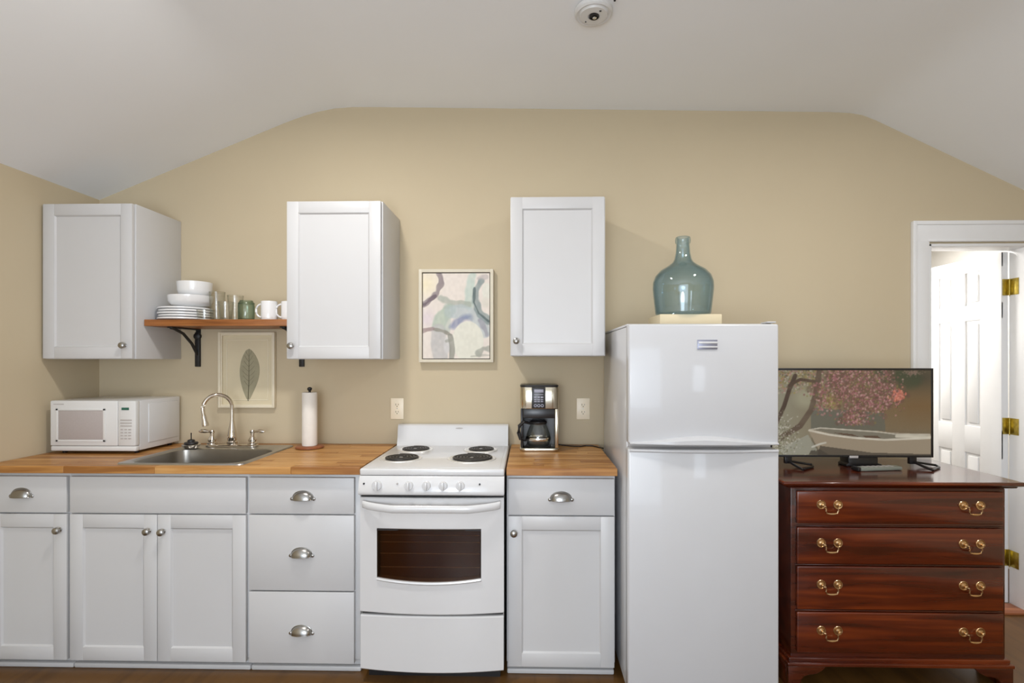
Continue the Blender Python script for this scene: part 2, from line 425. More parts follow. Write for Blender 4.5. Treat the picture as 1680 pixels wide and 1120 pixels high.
shaker(-1.6015, -1.217, .050, .682, YF, t, (-1.574, .612))
t = base('base_cabinet', 'white three drawer base cabinet directly left of the range', -1.2098, -.7265)
drawer(-1.203, -.748, .690, .845, YF, t, (-.968, .764 - .012))
drawer(-1.203, -.748, .361, .684, YF, t, (-.974, .521 - .012))
drawer(-1.203, -.748, .049, .355, YF, t, (-.974, .189 - .012))
t = base('base_cabinet', 'narrow white base cabinet between the range and the refrigerator', -.0955, .3655)
drawer(-.088, .361, .692, .846, YF, t, (.135, .767 - .012))
shaker(-.088, .361, .047, .686, YF, t, (-.064, .618))

def wall_cab(label, x0, x1, z0, z1, knobx, knobz):
    t = thing('wall_cabinet', label, 'cabinet', ((x0 + x1) / 2, -.17, z0), 'white wall cabinets')
    yf = -.352
    MB().box(x0, x1, yf + .020, -.001, z0, z1, .001).box(x0 + .012, x1 - .012, -.33, -.012, z0 - .0005, z0 + .002).build('carcass', M['cab'], t)
    shaker(x0 + .002, x1 - .006, z0 + .002, z1 - .002, yf, t, (knobx, knobz), .056)
    return t
wall_cab('white wall cabinet in the corner above the microwave', -2.349, -1.903, 1.354, 2.104, -1.943, 1.419)
wall_cab('white wall cabinet between the wooden shelf and the abstract picture', -1.159, -.700, 1.353, 2.108, -1.131, 1.416)
wall_cab('white wall cabinet above the coffee maker', -.089, .361, 1.368, 2.121, -.060, 1.438)

# ------------------------------------------------------------------ butcher-block tops made of staves
def block_top(label, x0, x1, cut=None, name='countertop'):
    t = thing(name, label, 'countertop', ((x0 + x1) / 2, -.3, .863), 'butcher block worktops')
    y0, y1, z0, z1 = -.632, -.002, .8635, .895
    n = 15; wdt = (y1 - y0) / n
    for r in range(n):
        a, b2 = y0 + r * wdt, y0 + (r + 1) * wdt
        x = x0 - (random.random() * .35 if r else .1); segs = []
        while x < x1:
            L = random.uniform(.34, .72); s0, s1 = max(x, x0), min(x + L, x1)
            if s1 - s0 > .05: segs.append([s0, s1])
            elif segs: segs[-1][1] = s1
            x += L
            if x1 - x < .08: 
                segs[-1][1] = x1; break
        if segs: segs[0][0] = x0; 
        for i in range(1, len(segs)): segs[i][0] = segs[i - 1][1]
        out = []
        for s0, s1 in segs:
            if cut and a < cut[3] and b2 > cut[2] and s0 < cut[1] and s1 > cut[0]:
                if s0 < cut[0] - .004: out.append((s0, cut[0]))
                if s1 > cut[1] + .004: out.append((cut[1], s1))
            else: out.append((s0, s1))
        for s0, s1 in out:
            m = MB().box(s0 + .0002, s1 - .0002, a + .0002, b2 - .0002, z0, z1, .0012 if r else .002, 1)
            m.build('stave', M['butcher'], t)
    return t
SX0, SX1, SY0, SY1 = -1.80, -1.235, -.600, -.085
CUT = (SX0 + .02, SX1 - .02, -.632 + 1 * .042, -.632 + 13 * .042)
ct = block_top('long butcher block worktop around the sink, left of the range', -2.358, -.714, CUT)
block_top('short butcher block worktop under the coffee maker', -.0955, .370)

# ------------------------------------------------------------------ sink
t = thing('kitchen_sink', 'stainless steel drop-in sink set in the long butcher block worktop', 'sink', ((SX0 + SX1) / 2, (SY0 + SY1) / 2, .895))
bx0, bx1, by0, by1 = SX0 + .035, SX1 - .035, SY0 + .033, SY1 - .13
def rrect(x0, x1, y0, y1, r, n=6):
    p = []
    for cx, cy, a0 in ((x1 - r, y1 - r, 0), (x0 + r, y1 - r, PI / 2), (x0 + r, y0 + r, PI), (x1 - r, y0 + r, 1.5 * PI)):
        for i in range(n + 1): a = a0 + PI / 2 * i / n; p.append((cx + r * math.cos(a), cy + r * math.sin(a)))
    return p
def loops(m, L, cap=True):
    bm = bmesh.new(); R = [[bm.verts.new(p) for p in l] for l in L]; n = len(R[0])
    for A, B in zip(R, R[1:]):
        for k in range(n): bm.faces.new((A[k], A[(k + 1) % n], B[(k + 1) % n], B[k]))
    if cap: bm.faces.new(R[-1])
    m._merge(bm); return m
def lp(x0, x1, y0, y1, r, z): return [(x, y, z) for x, y in rrect(x0, x1, y0, y1, r)]
rim = MB()
loops(rim, [lp(SX0, SX1, SY0, SY1, .03, .8952), lp(SX0 + .002, SX1 - .002, SY0 + .002, SY1 - .002, .03, .9005), lp(SX0 + .008, SX1 - .008, SY0 + .008, SY1 - .008, .028, .9015),
            lp(bx0 - .008, bx1 + .008, by0 - .008, by1 + .008, .065, .8995), lp(bx0, bx1, by0, by1, .06, .895)], cap=False)
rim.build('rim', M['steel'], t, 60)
bs = MB()
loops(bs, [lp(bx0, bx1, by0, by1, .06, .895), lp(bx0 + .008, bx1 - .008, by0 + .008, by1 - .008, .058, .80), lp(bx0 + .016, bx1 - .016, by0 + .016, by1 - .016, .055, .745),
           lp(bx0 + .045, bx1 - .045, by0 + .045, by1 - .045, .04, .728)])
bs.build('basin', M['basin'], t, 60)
MB().lathe([(.045, .0), (.045, .003), (.03, .003), (.028, -.0), (0, -.0)], ((bx0 + bx1) / 2, (by0 + by1) / 2, .729), 24).build('drain', M['chrome'], t)

# faucet on the rear ledge
FX, FY, FZ = -1.541, -.140, .9017
t = thing('kitchen_faucet', 'polished nickel gooseneck faucet with two lever handles behind the sink', 'faucet', (FX, FY, FZ))
m = MB(); loops(m, [lp(FX - .135, FX + .135, FY - .028, FY + .028, .027, FZ), lp(FX - .135, FX + .135, FY - .028, FY + .028, .027, FZ + .007), lp(FX - .130, FX + .130, FY - .023, FY + .023, .022, FZ + .011)])
m.build('base_plate', M['bnickel'], t, 50)
sp = [(FX, FY, FZ + .01), (FX, FY, FZ + .12), (FX - .001, FY, FZ + .165)]
rad = .066; ccx = rad
d = Vector((-.80, -.60, 0))
pts = [(FX, FY, FZ + .09), (FX, FY, FZ + .13), (FX, FY, FZ + .175)]
for i in range(1, 19):
    a = PI * 1.08 * i / 18
    q = Vector((FX, FY, FZ + .200)) + d * (rad * (1 - math.cos(a))) + Vector((0, 0, math.sin(a) * rad * 1.05))
    pts.append(tuple(q))
e0, e1 = Vector(pts[-2]), Vector(pts[-1]); dd = (e1 - e0).normalized()
pts.append(tuple(e1 + dd * .02))
MB().tube(pts, .0095, 14).build('spout', M['bnickel'], t, 60)
end = e1 + dd * .015
MB().tube([tuple(end), tuple(end + dd * .006), tuple(end + dd * .03), tuple(end + dd * .044), tuple(end + dd * .055)], [.0105, .0125, .0125, .0165, .016], 16).build('spray_tip', M['bnickel'], t)
MB().lathe([(0, 0), (.024, 0), (.025, .012), (.021, .018), (.0225, .03), (.0225, .045), (.018, .075), (.0125, .105), (.0105, .12), (0, .12)], (FX, FY, FZ + .011), 24).build('spout_base', M['bnickel'], t)
for s in (-1, 1):
    hx = FX + s * .106
    MB().lathe([(0, 0), (.023, 0), (.024, .007), (.018, .012), (.019, .018), (.0205, .024), (.013, .036), (.0085, .046), (.0105, .05), (.0085, .054), (.012, .059), (.013, .066), (.009, .073), (0, .075)],
               (hx, FY, FZ + .011), 20).build('handle_base', M['bnickel'], t)
    P = [(hx + s * .008, FY, FZ + .076), (hx + s * .02, FY, FZ + .0765), (hx + s * .035, FY - .002, FZ + .078), (hx + s * .055, FY - .004, FZ + .078), (hx + s * .066, FY - .005, FZ + .077)]
    MB().tube(P, [.006, .006, .0105, .0095, .004], 14).build('lever', M['bnickel'], t)
# stopper
sx_, sy_ = -1.715, -.205
t = thing('sink_strainer', 'black rubber and steel sink strainer basket on the rim left of the faucet', 'strainer', (sx_, sy_, .902))
MB().lathe([(0, .0), (.030, 0), (.036, .006), (.042, .016), (.043, .019), (.038, .021), (0, .021)], (sx_, sy_, .9017), 28).build('basket', M['chrome'], t)
MB().lathe([(0, .021), (.030, .021), (.033, .024), (.030, .031), (.018, .033), (.016, .042), (.008, .045), (0, .045)], (sx_, sy_, .902), 24).build('stopper', M['black'], t)
MB().lathe([(0, .044), (.0025, .044), (.0025, .072), (.004, .075), (0, .078)], (sx_, sy_, .902), 10).build('post', M['blackm'], t)

# paper towel
PX, PY = -1.131, -.150
t = thing('paper_towel_holder', 'slim roll of white paper towel on an upright wooden holder', 'paper towel holder', (PX, PY, .895))
MB().lathe([(0, 0), (.062, 0), (.070, .003), (.070, .009), (.064, .013), (0, .013)], (PX, PY, .8955), 36).build('base', M['basewood'], t)
MB().lathe([(0, .013), (.006, .013), (.006, .290), (.005, .293), (.009, .297), (.012, .303), (.011, .309), (.006, .313), (0, .314)], (PX, PY, .8955), 18).build('rod', M['blackm'], t)
MB().lathe([(.016, .014), (.036, .014), (.0375, .02), (.0375, .282), (.036, .287), (.016, .287), (.016, .014)], (PX, PY, .8955), 36).build('paper_roll', M['paper'], t)

# ------------------------------------------------------------------ microwave
MX0, MX1, MY0, MY1, MZ0, MZ1 = -2.313, -1.893, -.350, -.025, .909, 1.153
t = thing('microwave', 'white countertop microwave in the left corner beside the sink', 'microwave', (-2.1, -.19, .895))
MB().box(MX0 + .003, MX1, MY0 + .03, MY1, MZ0, MZ1, .006).box(MX1 - .001, MX1 + .004, MY0 + .085, MY1 - .02, MZ0 + .03, MZ1 - .02, .003).build('body', M['white'], t)
MB().box(MX0, MX0 + .332, MY0, MY0 + .0305, MZ0 + .026, MZ1, .006).build('door', M['plastic'], t)
MB().box(MX0 + .333, MX1, MY0 + .0005, MY0 + .0305, MZ0 + .026, MZ1, .006).build('control_panel', M['plastic'], t)
MB().box(MX0, MX1, MY0 + .003, MY0 + .0305, MZ0, MZ0 + .0255, .006).build('lower_trim', M['plastic'], t)
dd_ = [o for o in t.children if o.name.startswith('door')][0]; cp = [o for o in t.children if o.name.startswith('control_panel')][0]
MB().box(MX0 + .042, MX0 + .262, MY0 - .0015, MY0 + .003, MZ0 + .056, MZ0 + .196, .001).build('door_window', M['greywin'], dd_)
wf = MB()
for b_ in ((MX0 + .030, MX0 + .042, MZ0 + .046, MZ0 + .206), (MX0 + .262, MX0 + .274, MZ0 + .046, MZ0 + .206)): wf.box(b_[0], b_[1], MY0 - .003, MY0 + .002, b_[2], b_[3], .0015)
for b_ in ((MZ0 + .046, MZ0 + .056), (MZ0 + .196, MZ0 + .206)): wf.box(MX0 + .030, MX0 + .274, MY0 - .003, MY0 + .002, b_[0], b_[1], .0015)
wf.build('window_frame', M['plastic'], dd_)
MB().box(MX0 + .018, MX0 + .068, MY0 - .0008, MY0 + .002, MZ1 - .019, MZ1 - .0155).build('name_print', M['mgrey'], dd_)
MB().box(MX0 + .352, MX0 + .388, MY0 - .001, MY0 + .003, MZ1 - .045, MZ1 - .033).build('display', M['display'], cp)
for r, zz in enumerate((.092, .106, .120)):
    MB().box(MX0 + .346, MX0 + .402, MY0 - .001, MY0 + .002, MZ1 - zz - .004, MZ1 - zz + .002, .0005).build('button', M['mgrey'], cp)
for r in range(4):
    for c in range(3):
        MB().box(MX0 + .347 + c * .019, MX0 + .361 + c * .019, MY0 - .001, MY0 + .002, MZ1 - .142 - r * .0145, MZ1 - .135 - r * .0145, .001).build('button', M['mgrey'], cp)
for x in (MX0 + .03, MX1 - .03):
    for y in (MY0 + .05, MY1 - .04):
        MB().lathe([(0, 0), (.010, 0), (.012, .0138), (0, .0138)], (x, y, .8953), 12).build('foot', M['black'], t)

# ------------------------------------------------------------------ shelf, brackets, crockery
MB_ = MB().box(-1.9005, -1.1605, -.283, -.004, 1.517, 1.549, .002)
sh = tag(recenter(MB_.build('wall_shelf', M['shelf'])), 'honey brown wooden shelf between the two left wall cabinets', 'shelf')
def bracket(x, label):
    t = thing('shelf_bracket', label, 'bracket', (x, 0, 1.4), 'black iron shelf brackets')
    w_ = .013
    MB().box(x - w_, x + w_, -.006, -.0008, 1.312, 1.5165, .001).box(x - w_, x + w_, -.016, -.005, 1.312, 1.50, .003).build('wall_arm', M['blackm'], t)
    MB().box(x - w_, x + w_, -.235, -.006, 1.5105, 1.5165, .001).build('shelf_arm', M['blackm'], t)
    MB().tube([(x, -.010, 1.375), (x, -.06, 1.437), (x, -.13, 1.487), (x, -.20, 1.508), (x, -.225, 1.511)], .0075, 8).build('brace', M['blackm'], t)
    MB().lathe([(0, 0), (.016, 0), (.018, .004), (.010, .008), (0, .009)], (x, -.016, 1.478), 12, '-y').box(x - .018, x + .018, -.018, -.001, 1.47, 1.487, .003).build('collar', M['blackm'], t)
bracket(-1.806, 'black iron bracket under the shelf near the corner cabinet')
bracket(-1.234, 'black iron bracket mostly hidden behind the middle wall cabinet, tip showing below')

SH = 1.5493
names = ['bottom plate of the stack, on the shelf', 'second plate from the bottom of the stack', 'middle plate of the stack on the shelf', 'second plate from the top of the stack', 'top plate of the stack, under the bowls']
for i in range(5):
    z = SH + i * .0132
    t = thing('dinner_plate', 'white dinner plate with dark rim, ' + names[i], 'plate', (-1.778, -.150, z), 'stacked white dinner plates')
    cx, cy = -1.778 + (.003 if i % 2 else -.002), -.150
    MB().lathe([(0, .001), (.075, 0), (.082, .0005), (.095, .002), (.122, .0062), (.1238, .0075), (.1238, .0148), (.120, .0152), (.096, .0064), (.08, .0035), (0, .0035)], (cx, cy, z), 48).build('dish', M['china'], t)
    MB().lathe([(.1237, .0146), (.1243, .0148), (.1243, .0158), (.1215, .0158), (.1237, .0146)], (cx, cy, z), 48).build('rim_band', M['chinarim'], t)
zz = SH + 5 * .0132
def bowl(z, r, h, cx, label):
    m = MB().lathe([(0, .002), (r * .55, 0), (r * .58, .004), (r * .84, h * .16), (r * .97, h * .5), (r, h), (r - .003, h), (r * .94, h * .5), (r * .8, h * .2), (r * .5, .008), (0, .008)], (cx, -.15, z), 44)
    o = m.build('bowl', M['china'], None, 60); recenter(o); return tag(o, label, 'bowl', 'white bowls on the plate stack')
bowl(zz + .0055, .104, .058, -1.752, 'wider white bowl resting on the stacked plates, under another bowl')
bowl(zz + .0460, .082, .088, -1.731, 'deep white bowl on top of the bowl and plate stack')

def tumbler(name, x, y, r0, r1, h, m_, label, cat='glass', flutes=0):
    prof = [(0, 0), (r0, 0), (r0 + .0008, .004), (r1, h), (r1 - .0022, h), (r0 - .002, .010), (0, .009)]
    o = MB().lathe(prof, (x, y, SH), 28).tube([((r1 - .001) * math.cos(2 * PI * i / 28) + x, (r1 - .001) * math.sin(2 * PI * i / 28) + y, SH + h) for i in range(28)], .0016, 6, closed=True).build(name, m_, None, 50)
    recenter(o); return tag(o, label, cat, 'drinking glasses on the wooden shelf')
tumbler('drinking_glass', -1.614, -.150, .031, .038, .150, M['clear'], 'tall clear glass right beside the stacked plates')
tumbler('drinking_glass', -1.535, -.120, .030, .039, .135, M['clear'], 'second tall clear glass, behind the low tumbler')
tumbler('drinking_glass', -1.625, -.232, .036, .040, .050, M['clear'], 'low clear tumbler in front of the tall glass by the plates')
tumbler('drinking_glass', -1.530, -.215, .028, .037, .092, M['clear'], 'short clear tumbler left of the green one')
def jar_glass(x, y, label, m_):
    h = .104
    prof = [(0, 0), (.036, 0), (.039, .006), (.040, .075), (.037, .090), (.030, h), (.027, h), (.034, .090), (.037, .075), (.036, .010), (0, .009)]
    o = MB().lathe(prof, (x, y, SH), 28).tube([(.0385 * math.cos(2 * PI * i / 28) + x, .0385 * math.sin(2 * PI * i / 28) + y, SH + .089) for i in range(28)], .002, 6, closed=True).build('drinking_glass', m_, None, 50)
    recenter(o); return tag(o, label, 'glass', 'drinking glasses on the wooden shelf')
jar_glass(-1.448, -.175, 'short green glass tumbler beside the white mugs', M['green'])
def mug(x, y, label, ang):
    t = thing('coffee_mug', label, 'mug', (x, y, SH), 'white coffee mugs on the shelf')
    r, h = .040, .100
    MB().lathe([(0, 0), (r - .003, 0), (r - .001, .004), (r, .02), (r, h - .003), (r - .0015, h), (r - .004, h - .002), (r - .004, .008), (0, .006)], (x, y, SH), 32).build('cup', M['china'], t)
    d = Vector((math.cos(ang), math.sin(ang), 0)); P = []
    for i in range(13):
        a = -PI * .5 + PI * i / 12
        P.append(tuple(Vector((x, y, SH + .052)) + d * (r - .004 + .028 * math.cos(a)) + Vector((0, 0, .034 * math.sin(a)))))
    MB().tube(P, .0058, 8, flat=.8).build('handle', M['china'], t)
mug(-1.334, -.165, 'white mug beside the green glass, handle turned left', PI * 1.05)
mug(-1.236, -.150, 'white mug beside the middle wall cabinet, handle turned towards the other mug', PI * 1.1)

# ------------------------------------------------------------------ pictures
def frame_boxes(m, x0, x1, z0, z1, w_, y0, y1, bev=.003):
    m.box(x0, x0 + w_, y0, y1, z0, z1, bev).box(x1 - w_, x1, y0, y1, z0, z1, bev)
    m.box(x0 + w_ - .002, x1 - w_ + .002, y0, y1, z0, z0 + w_, bev).box(x0 + w_ - .002, x1 - w_ + .002, y0, y1, z1 - w_, z1, bev)
    return m
lx0, lx1, lz0, lz1 = -1.686, -1.376, 1.090, 1.500
t = thing('framed_leaf_picture', 'pale framed picture of a single pressed leaf, below the shelf', 'picture', (-1.53, 0, lz0))
m = frame_boxes(MB(), lx0, lx1, lz0, lz1, .013, -.026, -.001); frame_boxes(m, lx0 + .011, lx1 - .011, lz0 + .011, lz1 - .011, .008, -.020, -.001)
m.build('frame', M['cream'], t)
MB().box(lx0 + .012, lx1 - .012, -.008, -.002, lz0 + .012, lz1 - .012).build('mat_board', M['mat'], t)
m = frame_boxes(MB(), lx0 + .040, lx1 - .040, lz0 + .040, lz1 - .040, .004, -.0105, -.007, .001); m.build('mat_edge', M['cream'], t)
cxl, cz = -1.526, 1.275
out = []
for i in range(41):
    a = i / 40; z = cz + .135 - .285 * a; w_ = .052 * math.sin(PI * min(1, a ** .85)) ** .8
    out.append((cxl + .004 + w_ + .006 * math.sin(a * 5), z))
left = []
for i in range(39, 0, -1):
    a = i / 40; z = cz + .135 - .285 * a; w_ = .046 * math.sin(PI * min(1, a ** .85)) ** .8
    left.append((cxl - .002 - w_, z))
MB().prism(out + left, -.0095, -.0078, 'y').build('leaf', M['leaf'], t)
v = MB().tube([(cxl - .002, -.0098, cz - .148), (cxl + .002, -.0098, cz - .05), (cxl + .003, -.0098, cz + .07), (cxl + .003, -.0098, cz + .13)], [.0022, .0016, .001, .0005], 6)
for k in range(7):
    z = cz - .07 + k * .027; L = .036 * (1 - abs(k - 2.2) / 7)
    for s in (-1, 1): v.tube([(cxl + .002, -.0098, z), (cxl + .002 + s * L * .6, -.0098, z + .016), (cxl + .002 + s * L, -.0098, z + .032)], .0005, 4)
v.build('leaf_vein', M['leafvein'], t)

# painted canvases: colour per vertex on a flat grid
class Paint:
    def __init__(s, x0, x1, y0, y1, nx, ny, base):
        s.x0, s.x1, s.y0, s.y1, s.nx, s.ny = x0, x1, y0, y1, nx, ny
        s.X, s.Y = np.meshgrid(np.linspace(x0, x1, nx), np.linspace(y0, y1, ny))
        s.I = np.ones((ny, nx, 3)) * np.array(base, float)
    def noise(s, k, seed):
        r = np.random.default_rng(seed).random((k + 2, k + 2))
        u = (s.X - s.x0) / (s.x1 - s.x0) * k; v = (s.Y - s.y0) / (s.y1 - s.y0) * k
        i, j = u.astype(int), v.astype(int); fu, fv = u - i, v - j; fu = fu * fu * (3 - 2 * fu); fv = fv * fv * (3 - 2 * fv)
        return (r[j, i] * (1 - fu) + r[j, i + 1] * fu) * (1 - fv) + (r[j + 1, i] * (1 - fu) + r[j + 1, i + 1] * fu) * fv
    def mix(s, a, col): a = a[..., None]; s.I = s.I * (1 - a) + np.array(col, float) * a
    def brush(s, pts, w_, col, al=1, soft=.35, wob=0, seed=1):
        D = np.full(s.X.shape, 1e9)
        for (ax, ay), (bx, by) in zip(pts, pts[1:]):
            vx, vy = bx - ax, by - ay; L = vx * vx + vy * vy + 1e-9
            q = np.clip(((s.X - ax) * vx + (s.Y - ay) * vy) / L, 0, 1)
            D = np.minimum(D, np.hypot(s.X - ax - q * vx, s.Y - ay - q * vy))
        if wob: D = D + (s.noise(14, seed) - .5) * wob
        h = w_ / 2
        s.mix(np.clip((h - D) / (h * soft + 1e-6) + .5, 0, 1) * al * (.75 + .25 * s.noise(20, seed + 3)), col)
    def dot(s, x, y, r, col, al=1):
        i0, i1 = int((x - r - s.x0) / (s.x1 - s.x0) * s.nx), int((x + r - s.x0) / (s.x1 - s.x0) * s.nx) + 2
        j0, j1 = int((y - r - s.y0) / (s.y1 - s.y0) * s.ny), int((y + r - s.y0) / (s.y1 - s.y0) * s.ny) + 2
        i0, j0 = max(0, i0), max(0, j0)
        if i1 <= i0 or j1 <= j0: return
        D = np.hypot(s.X[j0:j1, i0:i1] - x, s.Y[j0:j1, i0:i1] - y)
        a = (np.clip((r - D) / (r * .5), 0, 1) * al)[..., None]
        s.I[j0:j1, i0:i1] = s.I[j0:j1, i0:i1] * (1 - a) + np.array(col, float) * a
    def ell(s, cx, cy, rx, ry, col, al=1, soft=.15):
        D = np.hypot((s.X - cx) / rx, (s.Y - cy) / ry); s.mix(np.clip((1 - D) / soft, 0, 1) * al, col)
    def poly(s, pts, col, al=1):
        ins = np.zeros(s.X.shape, bool)
        for (ax, ay), (bx, by) in zip(pts, pts[1:] + pts[:1]):
            c = ((ay > s.Y) != (by > s.Y)) & (s.X < (bx - ax) * (s.Y - ay) / ((by - ay) or 1e-9) + ax); ins ^= c
        s.mix(ins.astype(float) * al, col)
    def mesh(s, name, material, parent, wx0, wx1, wz0, wz1, y):
        off = wloc(parent); nx, ny = s.nx, s.ny
        gx, gz = np.meshgrid(np.linspace(wx0, wx1, nx), np.linspace(wz1, wz0, ny))
        co = np.stack([gx - off.x, np.full_like(gx, y - off.y), gz - off.z], -1).reshape(-1, 3)
        idx = np.arange(nx * ny).reshape(ny, nx)
        f = np.stack([idx[1:, :-1], idx[1:, 1:], idx[:-1, 1:], idx[:-1, :-1]], -1).reshape(-1, 4)
        me = bpy.data.meshes.new(name)
        me.vertices.add(len(co)); me.vertices.foreach_set('co', co.ravel().astype(np.float32))
        me.loops.add(f.size); me.loops.foreach_set('vertex_index', f.ravel().astype(np.int32))
        me.polygons.add(len(f)); me.polygons.foreach_set('loop_start', (np.arange(len(f)) * 4).astype(np.int32))
        me.update(); me.validate()
        c = np.clip(s.I / 255, 0, 1); c = np.where(c <= .04045, c / 12.92, ((c + .055) / 1.055) ** 2.4).reshape(-1, 3)
        at = me.color_attributes.new('picture', 'FLOAT_COLOR', 'POINT')
        at.data.foreach_set('color', np.concatenate([c, np.ones((len(c), 1))], 1).ravel().astype(np.float32))
        me.materials.append(material)
        o = bpy.data.objects.new(name, me); C.objects.link(o); o.parent = parent; return o

p = Paint(182, 800, 160, 950, 150, 190, (226, 216, 206))
p.mix(np.clip(1 - np.hypot(p.X - 210, p.Y - 260) / 180, 0, 1), (236, 224, 192))
p.mix(np.clip(1 - np.hypot(p.X - 220, p.Y - 580) / 120, 0, 1) * .7, (214, 200, 208))
p.brush([(640, 190), (615, 300), (610, 460)], 80, (186, 202, 192), .85, .5, 20, 4)
p.brush([(350, 390), (430, 440), (610, 450)], 60, (160, 166, 154), .8, .5, 25, 5)
p.brush([(430, 500), (350, 580), (330, 660)], 120, (168, 184, 166), .8, .25, 15, 6)
p.brush([(330, 700), (325, 800), (345, 930)], 140, (186, 184, 182), .9, .2, 10, 7)
p.brush([(440, 520), (540, 510), (650, 540), (710, 620), (760, 700)], 120, (178, 188, 190), .85, .3, 15, 8)
p.brush([(400, 470), (415, 600), (405, 690)], 60, (170, 182, 172), .6, .5, 10, 8)
p.brush([(455, 655), (510, 600), (560, 575), (620, 560)], 50, (118, 128, 160), .75, 1.3, 34, 9)
p.ell(600, 790, 150, 190, (222, 220, 206), 1, .06)
p.brush([(335, 165), (352, 250), (318, 340), (250, 405), (185, 455)], 48, (138, 126, 128), .9, .4, 26, 10)
p.brush([(300, 370), (250, 410), (200, 450)], 30, (98, 84, 92), .8, .6, 20, 11)
p.brush([(720, 240), (675, 320), (672, 430), (720, 540), (790, 600)], 62, (126, 140, 140), .85, .4, 24, 12)
p.brush([(660, 300), (655, 430), (700, 530), (790, 605)], 18, (78, 92, 92), .8, .7, 12, 13)
p.ell(772, 330, 44, 90, (222, 220, 208), .95, .2); p.ell(760, 430, 40, 60, (216, 210, 198), .9, .3)
p.brush([(700, 210), (770, 190)], 40, (176, 168, 168), .7, .7, 20, 13)
p.brush([(710, 600), (760, 680), (770, 730)], 40, (150, 148, 158), .8, .6, 20, 14)
p.brush([(285, 680), (350, 690), (445, 730)], 26, (138, 134, 122), .85, .5, 14, 15)
p.brush([(182, 695), (272, 672)], 40, (146, 124, 122), .8, .4, 14, 16)
p.ell(405, 830, 36, 90, (204, 202, 200), .9, .3)
p.brush([(440, 740), (455, 850), (450, 950)], 48, (142, 142, 132), .9, .3, 16, 17)
p.brush([(400, 790), (440, 780)], 30, (150, 150, 138), .7, .5, 14, 18)
p.brush([(700, 900), (740, 860), (800, 870)], 50, (150, 152, 142), .8, .6, 30, 19)
p.brush([(630, 930), (800, 920)], 22, (150, 150, 140), .5, .8, 20, 20)
p.I += (p.noise(30, 55)[..., None] - .5) * 8
AX0, AX1, AZ0, AZ1 = -.590, -.190, 1.336, 1.834
t = thing('framed_watercolour', 'abstract grey green and blue watercolour in a pale frame above the range', 'picture', (-.39, 0, AZ0))
frame_boxes(MB(), AX0, AX1, AZ0, AZ1, .017, -.040, -.001, .002).build('frame', M['whframe'], t)
frame_boxes(MB(), AX0 + .0165, AX1 - .0165, AZ0 + .0165, AZ1 - .0165, .006, -.020, -.001, 0).build('shadow_gap', M['void'], t)
MB().box(AX0 + .021, AX1 - .021, -.030, -.002, AZ0 + .021, AZ1 - .021, .001).build('canvas', M['whframe'], t)
p.mesh('painting', M['art'], t, AX0 + .0212, AX1 - .0212, AZ0 + .0212, AZ1 - .0212, -.0305)

def outlet(x, z, label):
    t = thing('wall_outlet', label, 'outlet', (x, 0, z - .056), 'ivory duplex wall outlets')
    MB().box(x - .0355, x + .0355, -.006, -.0005, z - .057, z + .057, .003).build('cover_plate', M['outlet'], t)
    for s in (-1, 1):
        c = z + s * .0195
        r = MB().prism([(x + .017 * max(-.82, min(.82, math.cos(2 * PI * i / 24))) / .82 * .82, c + .0145 * math.sin(2 * PI * i / 24)) for i in range(24)], -.0085, -.005, 'y').build('socket', M['outlet'], t)
        MB().box(x - .0085, x - .0055, -.0089, -.007, c - .002, c + .008).box(x + .0055, x + .0080, -.0089, -.007, c - .001, c + .007)\
            .lathe([(0, 0), (.003, 0), (.003, .0014), (0, .0015)], (x, -.0075, c - .007), 10, '-y').build('slot', M['outslot'], r)
    MB().lathe([(0, 0), (.003, 0), (.0025, .0012), (0, .0015)], (x, -.0058, z), 10, '-y').build('screw', M['nickel'], t)
outlet(-.7135, 1.086, 'ivory wall outlet left of the range backguard')
outlet(.2905, 1.087, 'ivory wall outlet right of the coffee maker')

# ------------------------------------------------------------------ range
RX0, RX1 = -.706, -.1025; RC = (RX0 + RX1) / 2; HW = (RX1 - RX0) / 2
t = thing('electric_range', 'white freestanding electric coil range between the worktops', 'range', (RC, -.35, 0))
MB().box(RX0 + .004, RX1 - .004, -.630, -.015, .05, .868).build('body', M['white'], t)
MB().box(RX0 + .02, RX1 - .02, -.60, -.02, .0, .0505).build('base', M['black'], t)
CT = MB().box(RX0, RX1, -.665, -.030, .8685, .897, .007, 3).box(RX0 + .02, RX1 - .02, -.64, -.10, .8965, .8985, .001); ct_ = CT.build('cooktop', M['white'], t)
bg = MB()
def bgp(tt):
    x = RX0 + .008 + (RX1 - RX0 - .016) * tt
    return [(x, -.012, .897), (x, -.075, .897), (x, -.068, .915), (x, -.058, .94), (x, -.052, .985), (x, -.046, 1.000), (x, -.036, 1.006), (x, -.012, 1.006)]
bg.sweep(bgp, [0, .012, .5, .988, 1]); bgo = bg.build('backguard', M['white'], t)
MB().prism([(RC + .034 + .020 * math.cos(a), .987 + .0028 * math.sin(a)) for a in [2 * PI * i / 16 for i in range(16)]], -.0545, -.0515, 'y').build('name_print', M['mgrey'], bgo)
